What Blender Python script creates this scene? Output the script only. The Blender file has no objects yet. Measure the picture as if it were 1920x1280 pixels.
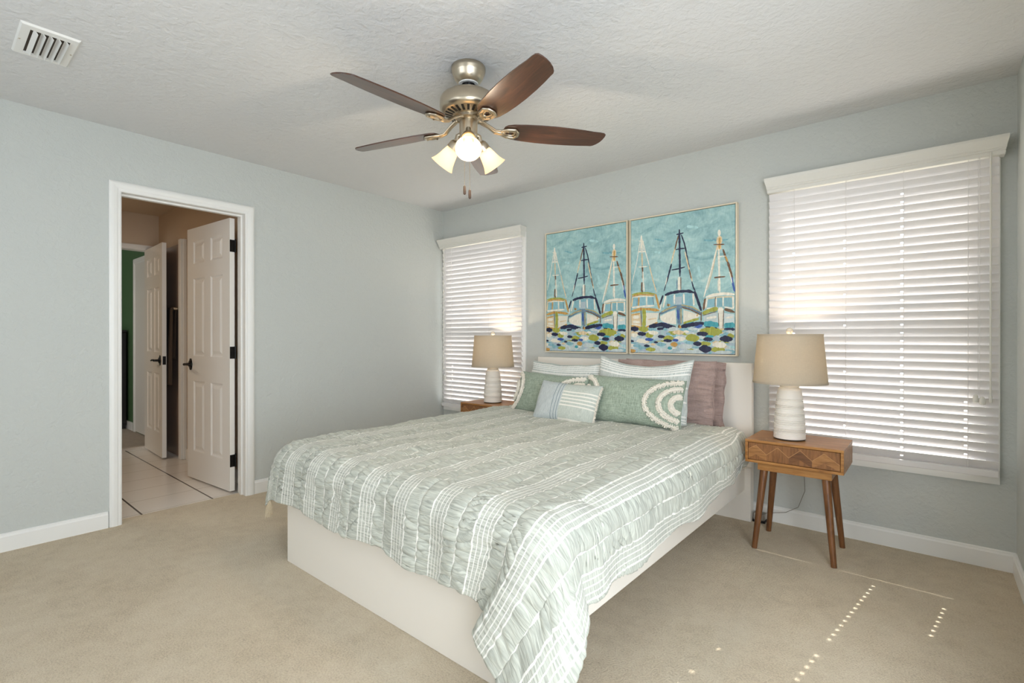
import bpy, math, random, colorsys
import numpy as np
from mathutils import Vector, Matrix

# ------------------------------------------------------------------ camera, world, sun, exposure
SC = bpy.context.scene
COL = SC.collection
cam_data = bpy.data.cameras.new('camera')
cam = bpy.data.objects.new('camera', cam_data)
COL.objects.link(cam)
cam_data.sensor_width = 36.0
cam_data.lens = 935.69 / 1920 * 36.0
cam_data.shift_y = -(640 - 634.28) / 1920
cam_data.clip_start = 0.05
cam.location = (3.8343, -3.4614, 1.1539)
cam.rotation_euler = (math.pi / 2 - 0.0016, 0, 0.6996)
SC.camera = cam
SC.view_settings.view_transform = 'Standard'
SC.view_settings.look = 'None'
SC.view_settings.gamma = 1.0
SC.view_settings.use_curve_mapping = False
SC.view_settings.exposure = 0.33
SC.cycles.max_bounces = 10
SC.cycles.diffuse_bounces = 6
SC.cycles.glossy_bounces = 4
SC.cycles.transmission_bounces = 6
SC.cycles.transparent_max_bounces = 8
SC.cycles.sample_clamp_indirect = 6.0
SC.cycles.caustics_reflective = False
SC.cycles.caustics_refractive = False

world = bpy.data.worlds.new('sky')
SC.world = world
world.use_nodes = True
wn = world.node_tree.nodes
wbg = wn['Background']
wbg.inputs[0].default_value = (0.80, 0.90, 1.0, 1)
wbg.inputs[1].default_value = 2.2

def light(name, kind, loc, power, color, **kw):
    d = bpy.data.lights.new(name, kind)
    d.energy = power
    d.color = color
    for k, v in kw.items():
        if k not in ('rot', 'aim'):
            setattr(d, k, v)
    o = bpy.data.objects.new(name, d)
    COL.objects.link(o)
    o.location = loc
    if 'rot' in kw:
        o.rotation_euler = kw['rot']
    if 'aim' in kw:
        o.rotation_euler = Vector(kw['aim']).to_track_quat('-Z', 'Y').to_euler()
    return o

SUN = (-0.148, -1.0, -0.93)
light('sun', 'SUN', (4, 6, 6), 11.0, (1.0, 0.96, 0.90), angle=math.radians(0.35), aim=SUN)
# added fill lights at two invented windows, beside and behind the camera
light('side_fill', 'AREA', (4.75, -3.25, 1.25), 64.0, (0.90, 0.95, 1.0), shape='RECTANGLE', size=1.5, size_y=1.9, aim=(-0.75, 0.66, 0.0))
light('front_fill', 'AREA', (1.9, -4.74, 1.45), 11.0, (0.92, 0.955, 1.0), shape='RECTANGLE', size=1.7, size_y=1.2, aim=(-0.1, 1, 0.0))
light('bathroom_added_light', 'AREA', (-1.3, -3.3, 2.36), 8.0, (1.0, 0.84, 0.66), shape='DISK', size=0.4, aim=(0, 0, -1))  # unseen area light added for the dim bathroom; no fixture modelled
light('next_room_fill', 'AREA', (-4.2, -4.4, 1.5), 14.0, (1.0, 0.95, 0.88), shape='RECTANGLE', size=1.5, size_y=1.5, aim=(0.1, 1, -0.05))  # unseen area light inside the closed next room, which has no window

H = 2.44
W = 4.1529
YF = -4.66
rnd = random.Random(7)

# ------------------------------------------------------------------ materials
def srgb(r, g, b):
    def f(c):
        c /= 255.0
        return c / 12.92 if c <= 0.04045 else ((c + 0.055) / 1.055) ** 2.4
    return (f(r), f(g), f(b), 1.0)

class NT:
    """small helper round a material's node tree"""
    def __init__(self, name):
        self.m = bpy.data.materials.new(name)
        self.m.use_nodes = True
        self.t = self.m.node_tree
        self.b = self.t.nodes['Principled BSDF']
        self.out = self.t.nodes['Material Output']
    def n(self, kind, **kw):
        nd = self.t.nodes.new(kind)
        for k, v in kw.items():
            setattr(nd, k, v)
        return nd
    def l(self, a, b):
        self.t.links.new(a, b)
    def math(self, op, a, b=None, clamp=False):
        nd = self.n('ShaderNodeMath', operation=op, use_clamp=clamp)
        for i, v in enumerate((a, b)):
            if v is None:
                continue
            if isinstance(v, (int, float)):
                nd.inputs[i].default_value = v
            else:
                self.l(v, nd.inputs[i])
        return nd.outputs[0]
    def mix(self, f, a, b, blend='MIX'):
        nd = self.n('ShaderNodeMix', data_type='RGBA', blend_type=blend)
        for s, v in ((nd.inputs[0], f), (nd.inputs[6], a), (nd.inputs[7], b)):
            if isinstance(v, (int, float, tuple)):
                s.default_value = v
            else:
                self.l(v, s)
        return nd.outputs[2]
    def coords(self, which='Object', scale=(1, 1, 1), rot=(0, 0, 0)):
        c = self.n('ShaderNodeTexCoord')
        mp = self.n('ShaderNodeMapping')
        mp.inputs['Scale'].default_value = scale
        mp.inputs['Rotation'].default_value = rot
        self.l(c.outputs[which], mp.inputs[0])
        return mp.outputs[0]
    def noise(self, vec, scale, detail=3, rough=0.5, dist=0.0):
        nd = self.n('ShaderNodeTexNoise')
        nd.inputs['Scale'].default_value = scale
        nd.inputs['Detail'].default_value = detail
        nd.inputs['Roughness'].default_value = rough
        nd.inputs['Distortion'].default_value = dist
        self.l(vec, nd.inputs['Vector'])
        return nd.outputs[0]
    def ramp(self, f, stops, interp='LINEAR'):
        nd = self.n('ShaderNodeValToRGB')
        cr = nd.color_ramp
        cr.interpolation = interp
        while len(cr.elements) < len(stops):
            cr.elements.new(0.5)
        for e, (p, c) in zip(cr.elements, stops):
            e.position = p
            e.color = c if len(c) == 4 else (*c, 1)
        self.l(f, nd.inputs[0])
        return nd.outputs[0]
    def bump(self, h, strength=0.3, dist=0.01):
        nd = self.n('ShaderNodeBump')
        nd.inputs['Strength'].default_value = strength
        nd.inputs['Distance'].default_value = dist
        self.l(h, nd.inputs['Height'])
        self.l(nd.outputs[0], self.b.inputs['Normal'])
        return nd
    def base(self, c):
        if isinstance(c, tuple):
            self.b.inputs['Base Color'].default_value = c
        else:
            self.l(c, self.b.inputs['Base Color'])

def plain(name, col, rough=0.5, metal=0.0, spec=None, bump=None, coat=0.0):
    n = NT(name)
    n.base(col)
    n.b.inputs['Roughness'].default_value = rough
    n.b.inputs['Metallic'].default_value = metal
    if spec is not None:
        n.b.inputs['Specular IOR Level'].default_value = spec
    if coat:
        n.b.inputs['Coat Weight'].default_value = coat
    v = n.coords('Object')
    s, st = bump if bump else (60.0, 0.02)
    n.bump(n.noise(v, s, 2), st, 0.004)
    return n.m

def textured_paint(name, col, rough=0.75, scale=55.0, strength=0.28, spec=0.25):
    n = NT(name)
    n.base(col)
    n.b.inputs['Roughness'].default_value = rough
    n.b.inputs['Specular IOR Level'].default_value = spec
    v = n.coords('Object')
    a = n.noise(v, scale, 3, 0.55, 0.6)
    b = n.noise(v, scale * 0.35, 2, 0.5, 0.8)
    h = n.math('ADD', n.math('MULTIPLY', a, 0.6), n.math('MULTIPLY', b, 0.8))
    n.bump(h, strength, 0.012)
    return n.m

def wood(name, dark, mid, light_, rough=0.38, axis=0, scale=1.0, spec=0.5):
    n = NT(name)
    sc = [16.0 * scale] * 3
    sc[axis] = 1.6 * scale
    v = n.coords('Object', tuple(sc))
    g = n.noise(v, 2.2, 6, 0.6, 1.6)
    g2 = n.noise(n.coords('Object', tuple(x * 5 for x in sc)), 2.0, 3, 0.6, 0.3)
    f = n.math('ADD', n.math('MULTIPLY', g, 0.75), n.math('MULTIPLY', g2, 0.25))
    n.base(n.ramp(f, [(0.30, dark), (0.5, mid), (0.72, light_)]))
    n.b.inputs['Roughness'].default_value = rough
    n.b.inputs['Specular IOR Level'].default_value = spec
    n.bump(g2, 0.06, 0.003)
    return n.m

M = {}
M['wall'] = textured_paint('sage_wall_paint', srgb(194, 197, 193), 0.75, 52.0, 0.5)
M['wall_rear'] = M['wall']
M['ceiling'] = textured_paint('white_ceiling_paint', srgb(214, 214, 214), 0.85, 46.0, 0.55)
M['trim'] = plain('white_trim_paint', srgb(232, 231, 227), 0.35)
M['door'] = plain('white_door_paint', srgb(228, 224, 217), 0.35)
M['bath'] = textured_paint('beige_bathroom_paint', srgb(204, 184, 160), 0.6, 60, 0.1)
M['bath_ceiling'] = textured_paint('bathroom_ceiling_paint', srgb(200, 180, 155), 0.8, 50, 0.15)
M['green'] = textured_paint('green_room_paint', srgb(78, 108, 74), 0.5, 60, 0.1)
M['taupe'] = plain('glossy_taupe_paint', srgb(150, 132, 120), 0.22)
M['black'] = plain('oil_rubbed_bronze', srgb(22, 20, 19), 0.35, 0.6)
M['bedwhite'] = plain('white_laminate', srgb(232, 226, 216), 0.32)
M['nickel'] = plain('brushed_nickel', srgb(190, 180, 162), 0.30, 1.0)
M['nickel_dark'] = plain('black_slots', srgb(30, 24, 18), 0.6)
M['slat'] = plain('white_blind_slat', srgb(224, 221, 220), 0.45)
M['valance'] = plain('white_valance', srgb(222, 220, 213), 0.4)
M['ceramic'] = plain('ribbed_white_ceramic', srgb(228, 222, 213), 0.6, bump=(160.0, 0.05))
M['cream'] = plain('cream_finial', srgb(232, 220, 200), 0.4)
M['cord'] = plain('grey_cord', srgb(128, 122, 112), 0.5)
M['bulbglass'] = None
M['walnut'] = wood('dark_walnut_blade', srgb(44, 25, 16), srgb(70, 40, 25), srgb(94, 57, 37), 0.34, 0, 1.0)
M['walnut'].node_tree.nodes['Principled BSDF'].inputs['Coat Weight'].default_value = 0.7
M['walnut'].node_tree.nodes['Principled BSDF'].inputs['Coat Roughness'].default_value = 0.22
M['acacia'] = wood('warm_acacia_wood', srgb(106, 68, 30), srgb(156, 106, 54), srgb(190, 140, 80), 0.36, 0, 1.0)
M['acacia_leg'] = wood('acacia_leg_wood', srgb(76, 46, 24), srgb(112, 72, 40), srgb(140, 94, 56), 0.36, 2, 1.0)
M['inlay'] = [wood('inlay_light', srgb(116, 76, 38), srgb(154, 106, 60), srgb(182, 134, 82), 0.4, 0, 1.4),
              wood('inlay_mid', srgb(92, 58, 29), srgb(128, 84, 46), srgb(154, 106, 62), 0.4, 2, 1.4),
              wood('inlay_dark', srgb(72, 44, 23), srgb(102, 64, 34), srgb(128, 84, 48), 0.4, 0, 1.4)]
M['inlay_line'] = plain('inlay_line', srgb(176, 130, 82), 0.4)
M['frame'] = plain('champagne_frame', srgb(224, 212, 188), 0.4, 0.1)
M['darkgap'] = plain('dark_gap', srgb(58, 46, 34), 0.7)
M['black_plastic'] = plain('black_plastic', srgb(20, 20, 22), 0.4)
M['fob'] = plain('dark_wood_fob', srgb(58, 40, 26), 0.5)
M['carpet2'] = None

def carpet(name, c1, c2, c3):
    n = NT(name)
    v = n.coords('Object')
    fine = n.noise(v, 420.0, 3, 0.7)
    tuft = n.noise(v, 150.0, 2, 0.6)
    big = n.noise(v, 2.6, 4, 0.6, 0.6)
    mid = n.noise(v, 16.0, 3, 0.6, 0.4)
    f = n.math('ADD', n.math('MULTIPLY', fine, 0.36), n.math('MULTIPLY', tuft, 0.36))
    f = n.math('ADD', f, n.math('MULTIPLY', mid, 0.16))
    f = n.math('ADD', f, n.math('MULTIPLY', big, 0.20))
    n.base(n.ramp(f, [(0.36, c1), (0.54, c2), (0.72, c3)]))
    n.b.inputs['Roughness'].default_value = 1.0
    n.b.inputs['Specular IOR Level'].default_value = 0.05
    n.b.inputs['Sheen Weight'].default_value = 0.25
    h = n.math('ADD', n.math('MULTIPLY', fine, 0.6), n.math('MULTIPLY', tuft, 0.9))
    n.bump(h, 0.9, 0.012)
    return n.m
M['carpet'] = carpet('beige_carpet', srgb(180, 158, 126), srgb(228, 210, 180), srgb(246, 233, 208))
M['carpet2'] = carpet('next_room_carpet', srgb(150, 134, 118), srgb(178, 162, 144), srgb(200, 186, 168))

def tile():
    n = NT('white_floor_tile')
    v = n.coords('Object')
    sp = n.n('ShaderNodeSeparateXYZ')
    n.l(v, sp.inputs[0])
    def line(o, off, p, w):
        fr = n.math('FRACT', n.math('DIVIDE', n.math('ADD', o, off), p))
        d = n.math('ABSOLUTE', n.math('SUBTRACT', fr, 0.5))
        return n.math('GREATER_THAN', d, 0.5 - w / p / 2)
    gx = line(sp.outputs[0], 10.06, 0.32, 0.006)
    gy = line(sp.outputs[1], 10.085, 0.42, 0.011)
    c = n.mix(gx, srgb(226, 220, 212), srgb(180, 168, 156))
    c = n.mix(gy, c, srgb(70, 60, 52))
    n.base(c)
    n.b.inputs['Roughness'].default_value = 0.22
    return n.m
M['tile'] = tile()

def metal_brushed():
    n = NT('brushed_nickel_lathe')
    n.base(srgb(196, 184, 164))
    n.b.inputs['Metallic'].default_value = 1.0
    n.b.inputs['Roughness'].default_value = 0.30
    n.b.inputs['Anisotropic'].default_value = 0.5
    v = n.coords('Object', (4, 4, 300))
    n.bump(n.noise(v, 6, 2), 0.03, 0.002)
    return n.m
M['nickel'] = metal_brushed()

def translucent(name, col, mixf=0.5, emit=None, weave=None):
    n = NT(name)
    d = n.n('ShaderNodeBsdfDiffuse')
    tr = n.n('ShaderNodeBsdfTranslucent')
    c = col
    if weave:
        v = n.coords('Object')
        a = n.noise(n.coords('Object', (1, 1, 30)), 40, 2)
        b = n.noise(n.coords('Object', (20, 20, 1)), 40, 2)
        f = n.math('ADD', n.math('MULTIPLY', a, 0.5), n.math('MULTIPLY', b, 0.5))
        c = n.ramp(f, [(0.3, tuple(x * 0.86 for x in col[:3])), (0.7, col)])
    for sh in (d, tr):
        if isinstance(c, tuple):
            sh.inputs[0].default_value = c
        else:
            n.l(c, sh.inputs[0])
    mx = n.n('ShaderNodeMixShader')
    mx.inputs[0].default_value = mixf
    n.l(d.outputs[0], mx.inputs[1])
    n.l(tr.outputs[0], mx.inputs[2])
    last = mx.outputs[0]
    if emit:
        e = n.n('ShaderNodeEmission')
        e.inputs[0].default_value = emit[0]
        e.inputs[1].default_value = emit[1]
        ad = n.n('ShaderNodeAddShader')
        n.l(last, ad.inputs[0])
        n.l(e.outputs[0], ad.inputs[1])
        last = ad.outputs[0]
    n.l(last, n.out.inputs[0])
    return n.m
M['linen'] = translucent('linen_lampshade', srgb(222, 212, 194), 0.5, weave=True)
M['frosted'] = translucent('frosted_glass_shade', srgb(253, 241, 220), 0.6, emit=(srgb(255, 224, 178), 0.08))

def emitter(name, col, s):
    n = NT(name)
    n.b.inputs['Base Color'].default_value = (0.9, 0.88, 0.84, 1)
    n.b.inputs['Emission Color'].default_value = col
    n.b.inputs['Emission Strength'].default_value = s
    return n.m
M['bulb'] = emitter('lit_bulb', srgb(255, 224, 176), 7.0)

def glass():
    n = NT('window_glass')
    tr = n.n('ShaderNodeBsdfTransparent')
    gl = n.n('ShaderNodeBsdfGlossy')
    gl.inputs['Roughness'].default_value = 0.02
    mx = n.n('ShaderNodeMixShader')
    mx.inputs[0].default_value = 0.06
    n.l(tr.outputs[0], mx.inputs[1])
    n.l(gl.outputs[0], mx.inputs[2])
    n.l(mx.outputs[0], n.out.inputs[0])
    return n.m
M['glass'] = glass()

PERIOD = 0.216
def stripe_fabric(name, axis_u=True, base=srgb(180, 182, 171), line=srgb(230, 228, 220), off=0.0, pucker=True, period=PERIOD, singles=True):
    """woven cotton with a band of five fine lines and one single line per repeat, from the UV map in metres"""
    n = NT(name)
    uv = n.n('ShaderNodeUVMap')
    sp = n.n('ShaderNodeSeparateXYZ')
    n.l(uv.outputs[0], sp.inputs[0])
    u, v = (sp.outputs[0], sp.outputs[1]) if axis_u else (sp.outputs[1], sp.outputs[0])
    fr = n.math('FRACT', n.math('DIVIDE', n.math('ADD', u, off), period))
    K, Wt, D = (0, 0, 0), (1, 1, 1), (0.30, 0.30, 0.30)
    st = []
    e = 0.004
    def ln(c, w, a=K, b=K):
        return [(c - w - e, a), (c - w + e, Wt), (c + w - e, Wt), (c + w + e, b)]
    s = PERIOD / period
    g = 0.0196 / PERIOD * s
    if singles:
        st += [(0.0, Wt), (0.020 * s, Wt), (0.020 * s + 2 * e, K)]
    else:
        st += [(0.0, K)]
    st += ln(0.5 - 2 * g, 0.016 * s, K, D) + ln(0.5 - g, 0.010 * s, D, D) + ln(0.5, 0.010 * s, D, D) + ln(0.5 + g, 0.010 * s, D, D) + ln(0.5 + 2 * g, 0.016 * s, D, K)
    if singles:
        st += [(1 - 0.020 * s - 2 * e, K), (1 - 0.020 * s, Wt), (1.0, Wt)]
    mask = n.ramp(fr, st)
    # dashes woven between the fine lines
    dash = n.math('MULTIPLY', n.math('ADD', n.math('SINE', n.math('MULTIPLY', v, 2 * math.pi / 0.0105)), 1.0), 0.5)
    dash = n.math('MULTIPLY', n.math('POWER', dash, 2.0), 0.24)
    isline = n.math('GREATER_THAN', mask, 0.6)
    m2 = n.math('ADD', n.math('MULTIPLY', isline, mask), n.math('MULTIPLY', n.math('MULTIPLY', n.math('SUBTRACT', 1.0, isline), n.math('MULTIPLY', mask, 3.0)), dash), clamp=True)
    c = n.n('ShaderNodeCombineXYZ')
    n.l(n.math('MULTIPLY', u, 12.0), c.inputs[0])
    n.l(n.math('MULTIPLY', v, 185.0), c.inputs[1])
    slub = n.noise(c.outputs[0], 1.0, 3, 0.55, 0.5)
    c2 = n.n('ShaderNodeCombineXYZ')
    n.l(n.math('MULTIPLY', u, 900.0), c2.inputs[0])
    n.l(n.math('MULTIPLY', v, 900.0), c2.inputs[1])
    weave = n.noise(c2.outputs[0], 1.0, 1)
    lighter = tuple(min(1, x * 1.25) for x in base[:3]) + (1,)
    darker = tuple(x * 0.74 for x in base[:3]) + (1,)  # darker yarn tone, deepened to paint shaded wrinkle valleys into the colour
    cloth = n.ramp(slub, [(0.34, darker), (0.5, base), (0.68, lighter)])
    col = n.mix(m2, cloth, line)
    n.base(col)
    n.b.inputs['Roughness'].default_value = 0.9
    n.b.inputs['Specular IOR Level'].default_value = 0.15
    n.b.inputs['Sheen Weight'].default_value = 0.15
    hh = n.math('ADD', n.math('MULTIPLY', slub, 1.0 if pucker else 0.3), n.math('ADD', n.math('MULTIPLY', weave, 0.12), n.math('MULTIPLY', m2, 0.35)))
    n.bump(hh, 0.55, 0.006)
    return n.m
M['comforter'] = stripe_fabric('sage_striped_cotton')
M['sham'] = None

def slub_fabric(name, c1, c2, scale=1.0, bumpst=0.5, wr=0.0):
    n = NT(name)
    a = n.noise(n.coords('Object', (220 * scale, 220 * scale, 18 * scale)), 1.0, 3, 0.6)
    b = n.noise(n.coords('Object', (18 * scale, 18 * scale, 220 * scale)), 1.0, 3, 0.6)
    f = n.math('ADD', n.math('MULTIPLY', a, 0.6), n.math('MULTIPLY', b, 0.4))
    n.base(n.ramp(f, [(0.36, c1), (0.64, c2)]))
    n.b.inputs['Roughness'].default_value = 0.95
    n.b.inputs['Specular IOR Level'].default_value = 0.12
    n.b.inputs['Sheen Weight'].default_value = 0.15
    h = f
    if wr:
        w = n.noise(n.coords('Object', (9, 9, 38)), 1.0, 4, 0.6, 1.2)
        h = n.math('ADD', n.math('MULTIPLY', f, 0.1), n.math('MULTIPLY', w, wr))
    n.bump(h, bumpst, 0.008)
    return n.m
M['green_slub'] = slub_fabric('green_slub_cotton', srgb(124, 138, 122), srgb(172, 184, 168))
M['mauve'] = slub_fabric('mauve_cotton', srgb(158, 136, 129), srgb(174, 152, 145), 1.0, 1.0, 2.2)
M['sheet'] = slub_fabric('mauve_sheet', srgb(92, 78, 76), srgb(112, 96, 94), 1.0, 0.4)
M['tuft'] = plain('white_tufted_yarn', srgb(236, 230, 218), 0.95, bump=(240.0, 0.9))
M['tassel'] = plain('beige_tassel_yarn', srgb(196, 180, 152), 0.95, bump=(200.0, 0.6))
M['mattress'] = plain('white_mattress', srgb(220, 216, 208), 0.9)
M['towel'] = plain('dark_brown_towel', srgb(66, 54, 44), 1.0, bump=(260.0, 0.7))
M['towel_black'] = plain('black_towel', srgb(26, 24, 24), 1.0, bump=(260.0, 0.7))
M['darkwood'] = wood('dark_furniture_wood', srgb(18, 14, 12), srgb(26, 20, 17), srgb(36, 28, 22), 0.4)
M['concrete'] = textured_paint('pale_patio_concrete', srgb(190, 184, 172), 0.9, 20, 0.2)
M['clear'] = plain('clear_plastic', srgb(225, 222, 214), 0.2)
M['adapter'] = plain('grey_plastic', srgb(150, 144, 136), 0.4)

def sham_mat():
    """sage cotton: five close white lines near the top edge, wider-spaced single lines below (UV in 0..1)"""
    n = NT('sage_striped_sham_cotton')
    uv = n.n('ShaderNodeUVMap')
    sp = n.n('ShaderNodeSeparateXYZ')
    n.l(uv.outputs[0], sp.inputs[0])
    u, v = sp.outputs[0], sp.outputs[1]
    hl = None
    for c, w in ((0.955, 0.010), (0.918, 0.008), (0.882, 0.008), (0.846, 0.008), (0.795, 0.012), (0.60, 0.012), (0.40, 0.012), (0.20, 0.012), (0.154, 0.008), (0.118, 0.008), (0.08, 0.008), (0.045, 0.010)):
        k = n.math('LESS_THAN', n.math('ABSOLUTE', n.math('SUBTRACT', v, c)), w)
        hl = k if hl is None else n.math('MAXIMUM', hl, k)
    c = n.n('ShaderNodeCombineXYZ')
    n.l(n.math('MULTIPLY', u, 110.0), c.inputs[0])
    n.l(n.math('MULTIPLY', v, 7.0), c.inputs[1])
    slub = n.noise(c.outputs[0], 1.0, 3, 0.6, 0.4)
    cloth = n.ramp(slub, [(0.32, srgb(172, 179, 174)), (0.5, srgb(194, 200, 196)), (0.70, srgb(214, 218, 214))])
    n.base(n.mix(hl, cloth, srgb(234, 233, 228)))
    n.b.inputs['Roughness'].default_value = 0.92
    n.b.inputs['Specular IOR Level'].default_value = 0.12
    n.bump(n.math('ADD', slub, n.math('MULTIPLY', hl, 0.5)), 0.4, 0.005)
    return n.m
M['sham'] = sham_mat()

def small_pillow_mat():
    n = NT('pale_blue_embroidered_cotton')
    uv = n.n('ShaderNodeUVMap')
    sp = n.n('ShaderNodeSeparateXYZ')
    n.l(uv.outputs[0], sp.inputs[0])
    u, v = sp.outputs[0], sp.outputs[1]
    def near(x, c, w):
        return n.math('LESS_THAN', n.math('ABSOLUTE', n.math('SUBTRACT', x, c)), w)
    vl = None
    for c in (0.345, 0.40, 0.445):
        k = near(u, c, 0.004)
        vl = k if vl is None else n.math('MAXIMUM', vl, k)
    hl = None
    for i in range(5):
        k = near(v, 0.735 - i * 0.088, 0.017)
        hl = k if hl is None else n.math('MAXIMUM', hl, k)
    hl = n.math('MAXIMUM', hl, near(v, 0.05, 0.02))
    right = n.math('GREATER_THAN', u, 0.475)
    hl = n.math('MULTIPLY', hl, right)
    a = n.noise(n.coords('Object', (260, 260, 30)), 1.0, 2)
    blue = n.ramp(a, [(0.3, srgb(172, 180, 181)), (0.7, srgb(195, 201, 201))])
    sage = n.ramp(a, [(0.3, srgb(174, 181, 173)), (0.7, srgb(196, 201, 193))])
    c = n.mix(right, blue, sage)
    c = n.mix(vl, c, srgb(104, 122, 132))
    c = n.mix(hl, c, srgb(226, 223, 214))
    n.base(c)
    n.b.inputs['Roughness'].default_value = 0.95
    n.b.inputs['Specular IOR Level'].default_value = 0.12
    n.bump(n.math('ADD', n.math('MULTIPLY', a, 0.3), hl), 0.35, 0.004)
    return n.m
M['small_pillow'] = small_pillow_mat()

def canvas_mat():
    n = NT('painted_canvas')
    at = n.n('ShaderNodeAttribute', attribute_name='paint')
    v = n.coords('Object', (7, 7, 11))
    a = n.noise(v, 1.0, 5, 0.62, 1.1)
    b = n.noise(n.coords('Object', (90, 90, 40)), 1.0, 3, 0.6)
    sky = n.ramp(a, [(0.28, srgb(110, 152, 158)), (0.44, srgb(142, 180, 182)), (0.60, srgb(164, 198, 196)), (0.78, srgb(196, 211, 202))])
    c = n.mix(at.outputs['Alpha'], sky, at.outputs['Color'])
    c2 = n.mix(0.22, c, n.ramp(b, [(0.3, (0.12, 0.12, 0.12)), (0.7, (0.95, 0.95, 0.95))]), 'SOFT_LIGHT')
    n.base(c2)
    n.b.inputs['Roughness'].default_value = 0.5
    n.bump(b, 0.25, 0.003)
    return n.m
M['canvas'] = canvas_mat()

# ------------------------------------------------------------------ mesh helpers
class MB:
    """collects shapes and links them as ONE mesh object"""
    def __init__(self):
        self.v, self.f, self.mi, self.uv = [], [], [], None
        self.m = 0
    def add(self, vs, fs):
        o = len(self.v)
        self.v.extend([tuple(p) for p in vs])
        for f in fs:
            self.f.append(tuple(i + o for i in f))
            self.mi.append(self.m)
        return self
    def box(self, x0, x1, y0, y1, z0, z1):
        x0, x1 = min(x0, x1), max(x0, x1); y0, y1 = min(y0, y1), max(y0, y1); z0, z1 = min(z0, z1), max(z0, z1)
        vs = [(x, y, z) for z in (z0, z1) for y in (y0, y1) for x in (x0, x1)]
        return self.add(vs, [(0, 2, 3, 1), (4, 5, 7, 6), (0, 1, 5, 4), (2, 6, 7, 3), (0, 4, 6, 2), (1, 3, 7, 5)])
    def xbox(self, mat, sx, sy, sz):
        """box of full size sx,sy,sz under matrix mat"""
        vs = [mat @ Vector((x * sx / 2, y * sy / 2, z * sz / 2)) for z in (-1, 1) for y in (-1, 1) for x in (-1, 1)]
        return self.add(vs, [(0, 2, 3, 1), (4, 5, 7, 6), (0, 1, 5, 4), (2, 6, 7, 3), (0, 4, 6, 2), (1, 3, 7, 5)])
    def prism(self, outline, axis, a, b):
        """extrude a 2-D outline along axis ('x','y','z') from a to b"""
        def P(p, t):
            if axis == 'x': return (t, p[0], p[1])
            if axis == 'y': return (p[0], t, p[1])
            return (p[0], p[1], t)
        n = len(outline)
        vs = [P(p, a) for p in outline] + [P(p, b) for p in outline]
        fs = [(i, (i + 1) % n, n + (i + 1) % n, n + i) for i in range(n)]
        fs += [tuple(range(n))[::-1], tuple(range(n, 2 * n))]
        return self.add(vs, fs)
    def lathe(self, prof, n=40, mat=None, cap0=True, cap1=True, rmod=None):
        vs = []
        for r, z in prof:
            for i in range(n):
                a = 2 * math.pi * i / n
                p = Vector((r * math.cos(a), r * math.sin(a), z))
                vs.append(mat @ p if mat else p)
        fs = []
        for j in range(len(prof) - 1):
            for i in range(n):
                k = (i + 1) % n
                fs.append((j * n + i, j * n + k, (j + 1) * n + k, (j + 1) * n + i))
        if cap0: fs.append(tuple(range(n))[::-1])
        if cap1: fs.append(tuple((len(prof) - 1) * n + i for i in range(n)))
        return self.add(vs, fs)
    def tube(self, pts, r, n=10, closed=False, flat=1.0):
        pts = [Vector(p) for p in pts]
        N = len(pts)
        rs = r if isinstance(r, (list, tuple)) else [r] * N
        vs, up = [], None
        for i, p in enumerate(pts):
            if closed:
                d = pts[(i + 1) % N] - pts[i - 1]
            else:
                d = pts[min(i + 1, N - 1)] - pts[max(i - 1, 0)]
            d.normalize()
            if up is None:
                up = Vector((0, 0, 1)) if abs(d.z) < 0.9 else Vector((1, 0, 0))
            s = d.cross(up).normalized()
            t = s.cross(d).normalized()
            up = t
            for k in range(n):
                a = 2 * math.pi * k / n
                vs.append(p + s * (math.cos(a) * rs[i]) + t * (math.sin(a) * rs[i] * flat))
        fs = []
        for i in range(N if closed else N - 1):
            j = (i + 1) % N
            for k in range(n):
                q = (k + 1) % n
                fs.append((i * n + k, i * n + q, j * n + q, j * n + k))
        if not closed:
            fs += [tuple(range(n))[::-1], tuple((N - 1) * n + k for k in range(n))]
        return self.add(vs, fs)
    def cyl(self, p0, p1, r0, r1=None, n=20):
        return self.tube([p0, p1], [r0, r0 if r1 is None else r1], n)
    def build(self, name, mats, parent=None, smooth=False, bevel=0.0, seg=2, label=None, world=True, angle=None):
        me = bpy.data.meshes.new(name)
        off = Vector((0, 0, 0))
        if parent is not None and world:
            p = parent
            while p is not None:
                off += p.location
                p = p.parent
        vs = [(a - off.x, b - off.y, c - off.z) for a, b, c in self.v] if world else self.v
        me.from_pydata(vs, [], self.f)
        for m in (mats if isinstance(mats, (list, tuple)) else [mats]):
            me.materials.append(m)
        me.polygons.foreach_set('material_index', self.mi)
        if smooth:
            me.polygons.foreach_set('use_smooth', [True] * len(self.f))
        me.update()
        o = bpy.data.objects.new(name, me)
        COL.objects.link(o)
        if parent is not None:
            o.parent = parent
        if bevel:
            b = o.modifiers.new('soft_edges', 'BEVEL')
            b.width = bevel; b.segments = seg; b.limit_method = 'ANGLE'; b.angle_limit = math.radians(40)
            b.harden_normals = False
        if smooth:
            try:
                me.set_sharp_from_angle(angle=math.radians(angle or 40))
            except Exception:
                pass
        if label:
            o['label'] = label
        return o

def tag(o, label, cat, group=None, kind=None):
    o['label'] = label
    o['category'] = cat
    if group: o['group'] = group
    if kind: o['kind'] = kind
    return o

def thing(name, label, cat, loc, group=None):
    o = bpy.data.objects.new(name, None)
    COL.objects.link(o)
    o.location = loc
    o.empty_display_size = 0.1
    return tag(o, label, cat, group)

def struct(name, mb, mats, label=None, bevel=0.0, parent=None, cat=None, smooth=False):
    o = mb.build(name, mats, parent, bevel=bevel, smooth=smooth)
    if parent is None:
        o['kind'] = 'structure'
    if label: o['label'] = label
    if cat: o['category'] = cat
    return o

def copy_tree(o, parent=None):
    c = o.copy()
    COL.objects.link(c)
    c.parent = parent
    for ch in list(o.children):
        copy_tree(ch, c)
    return c

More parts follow.
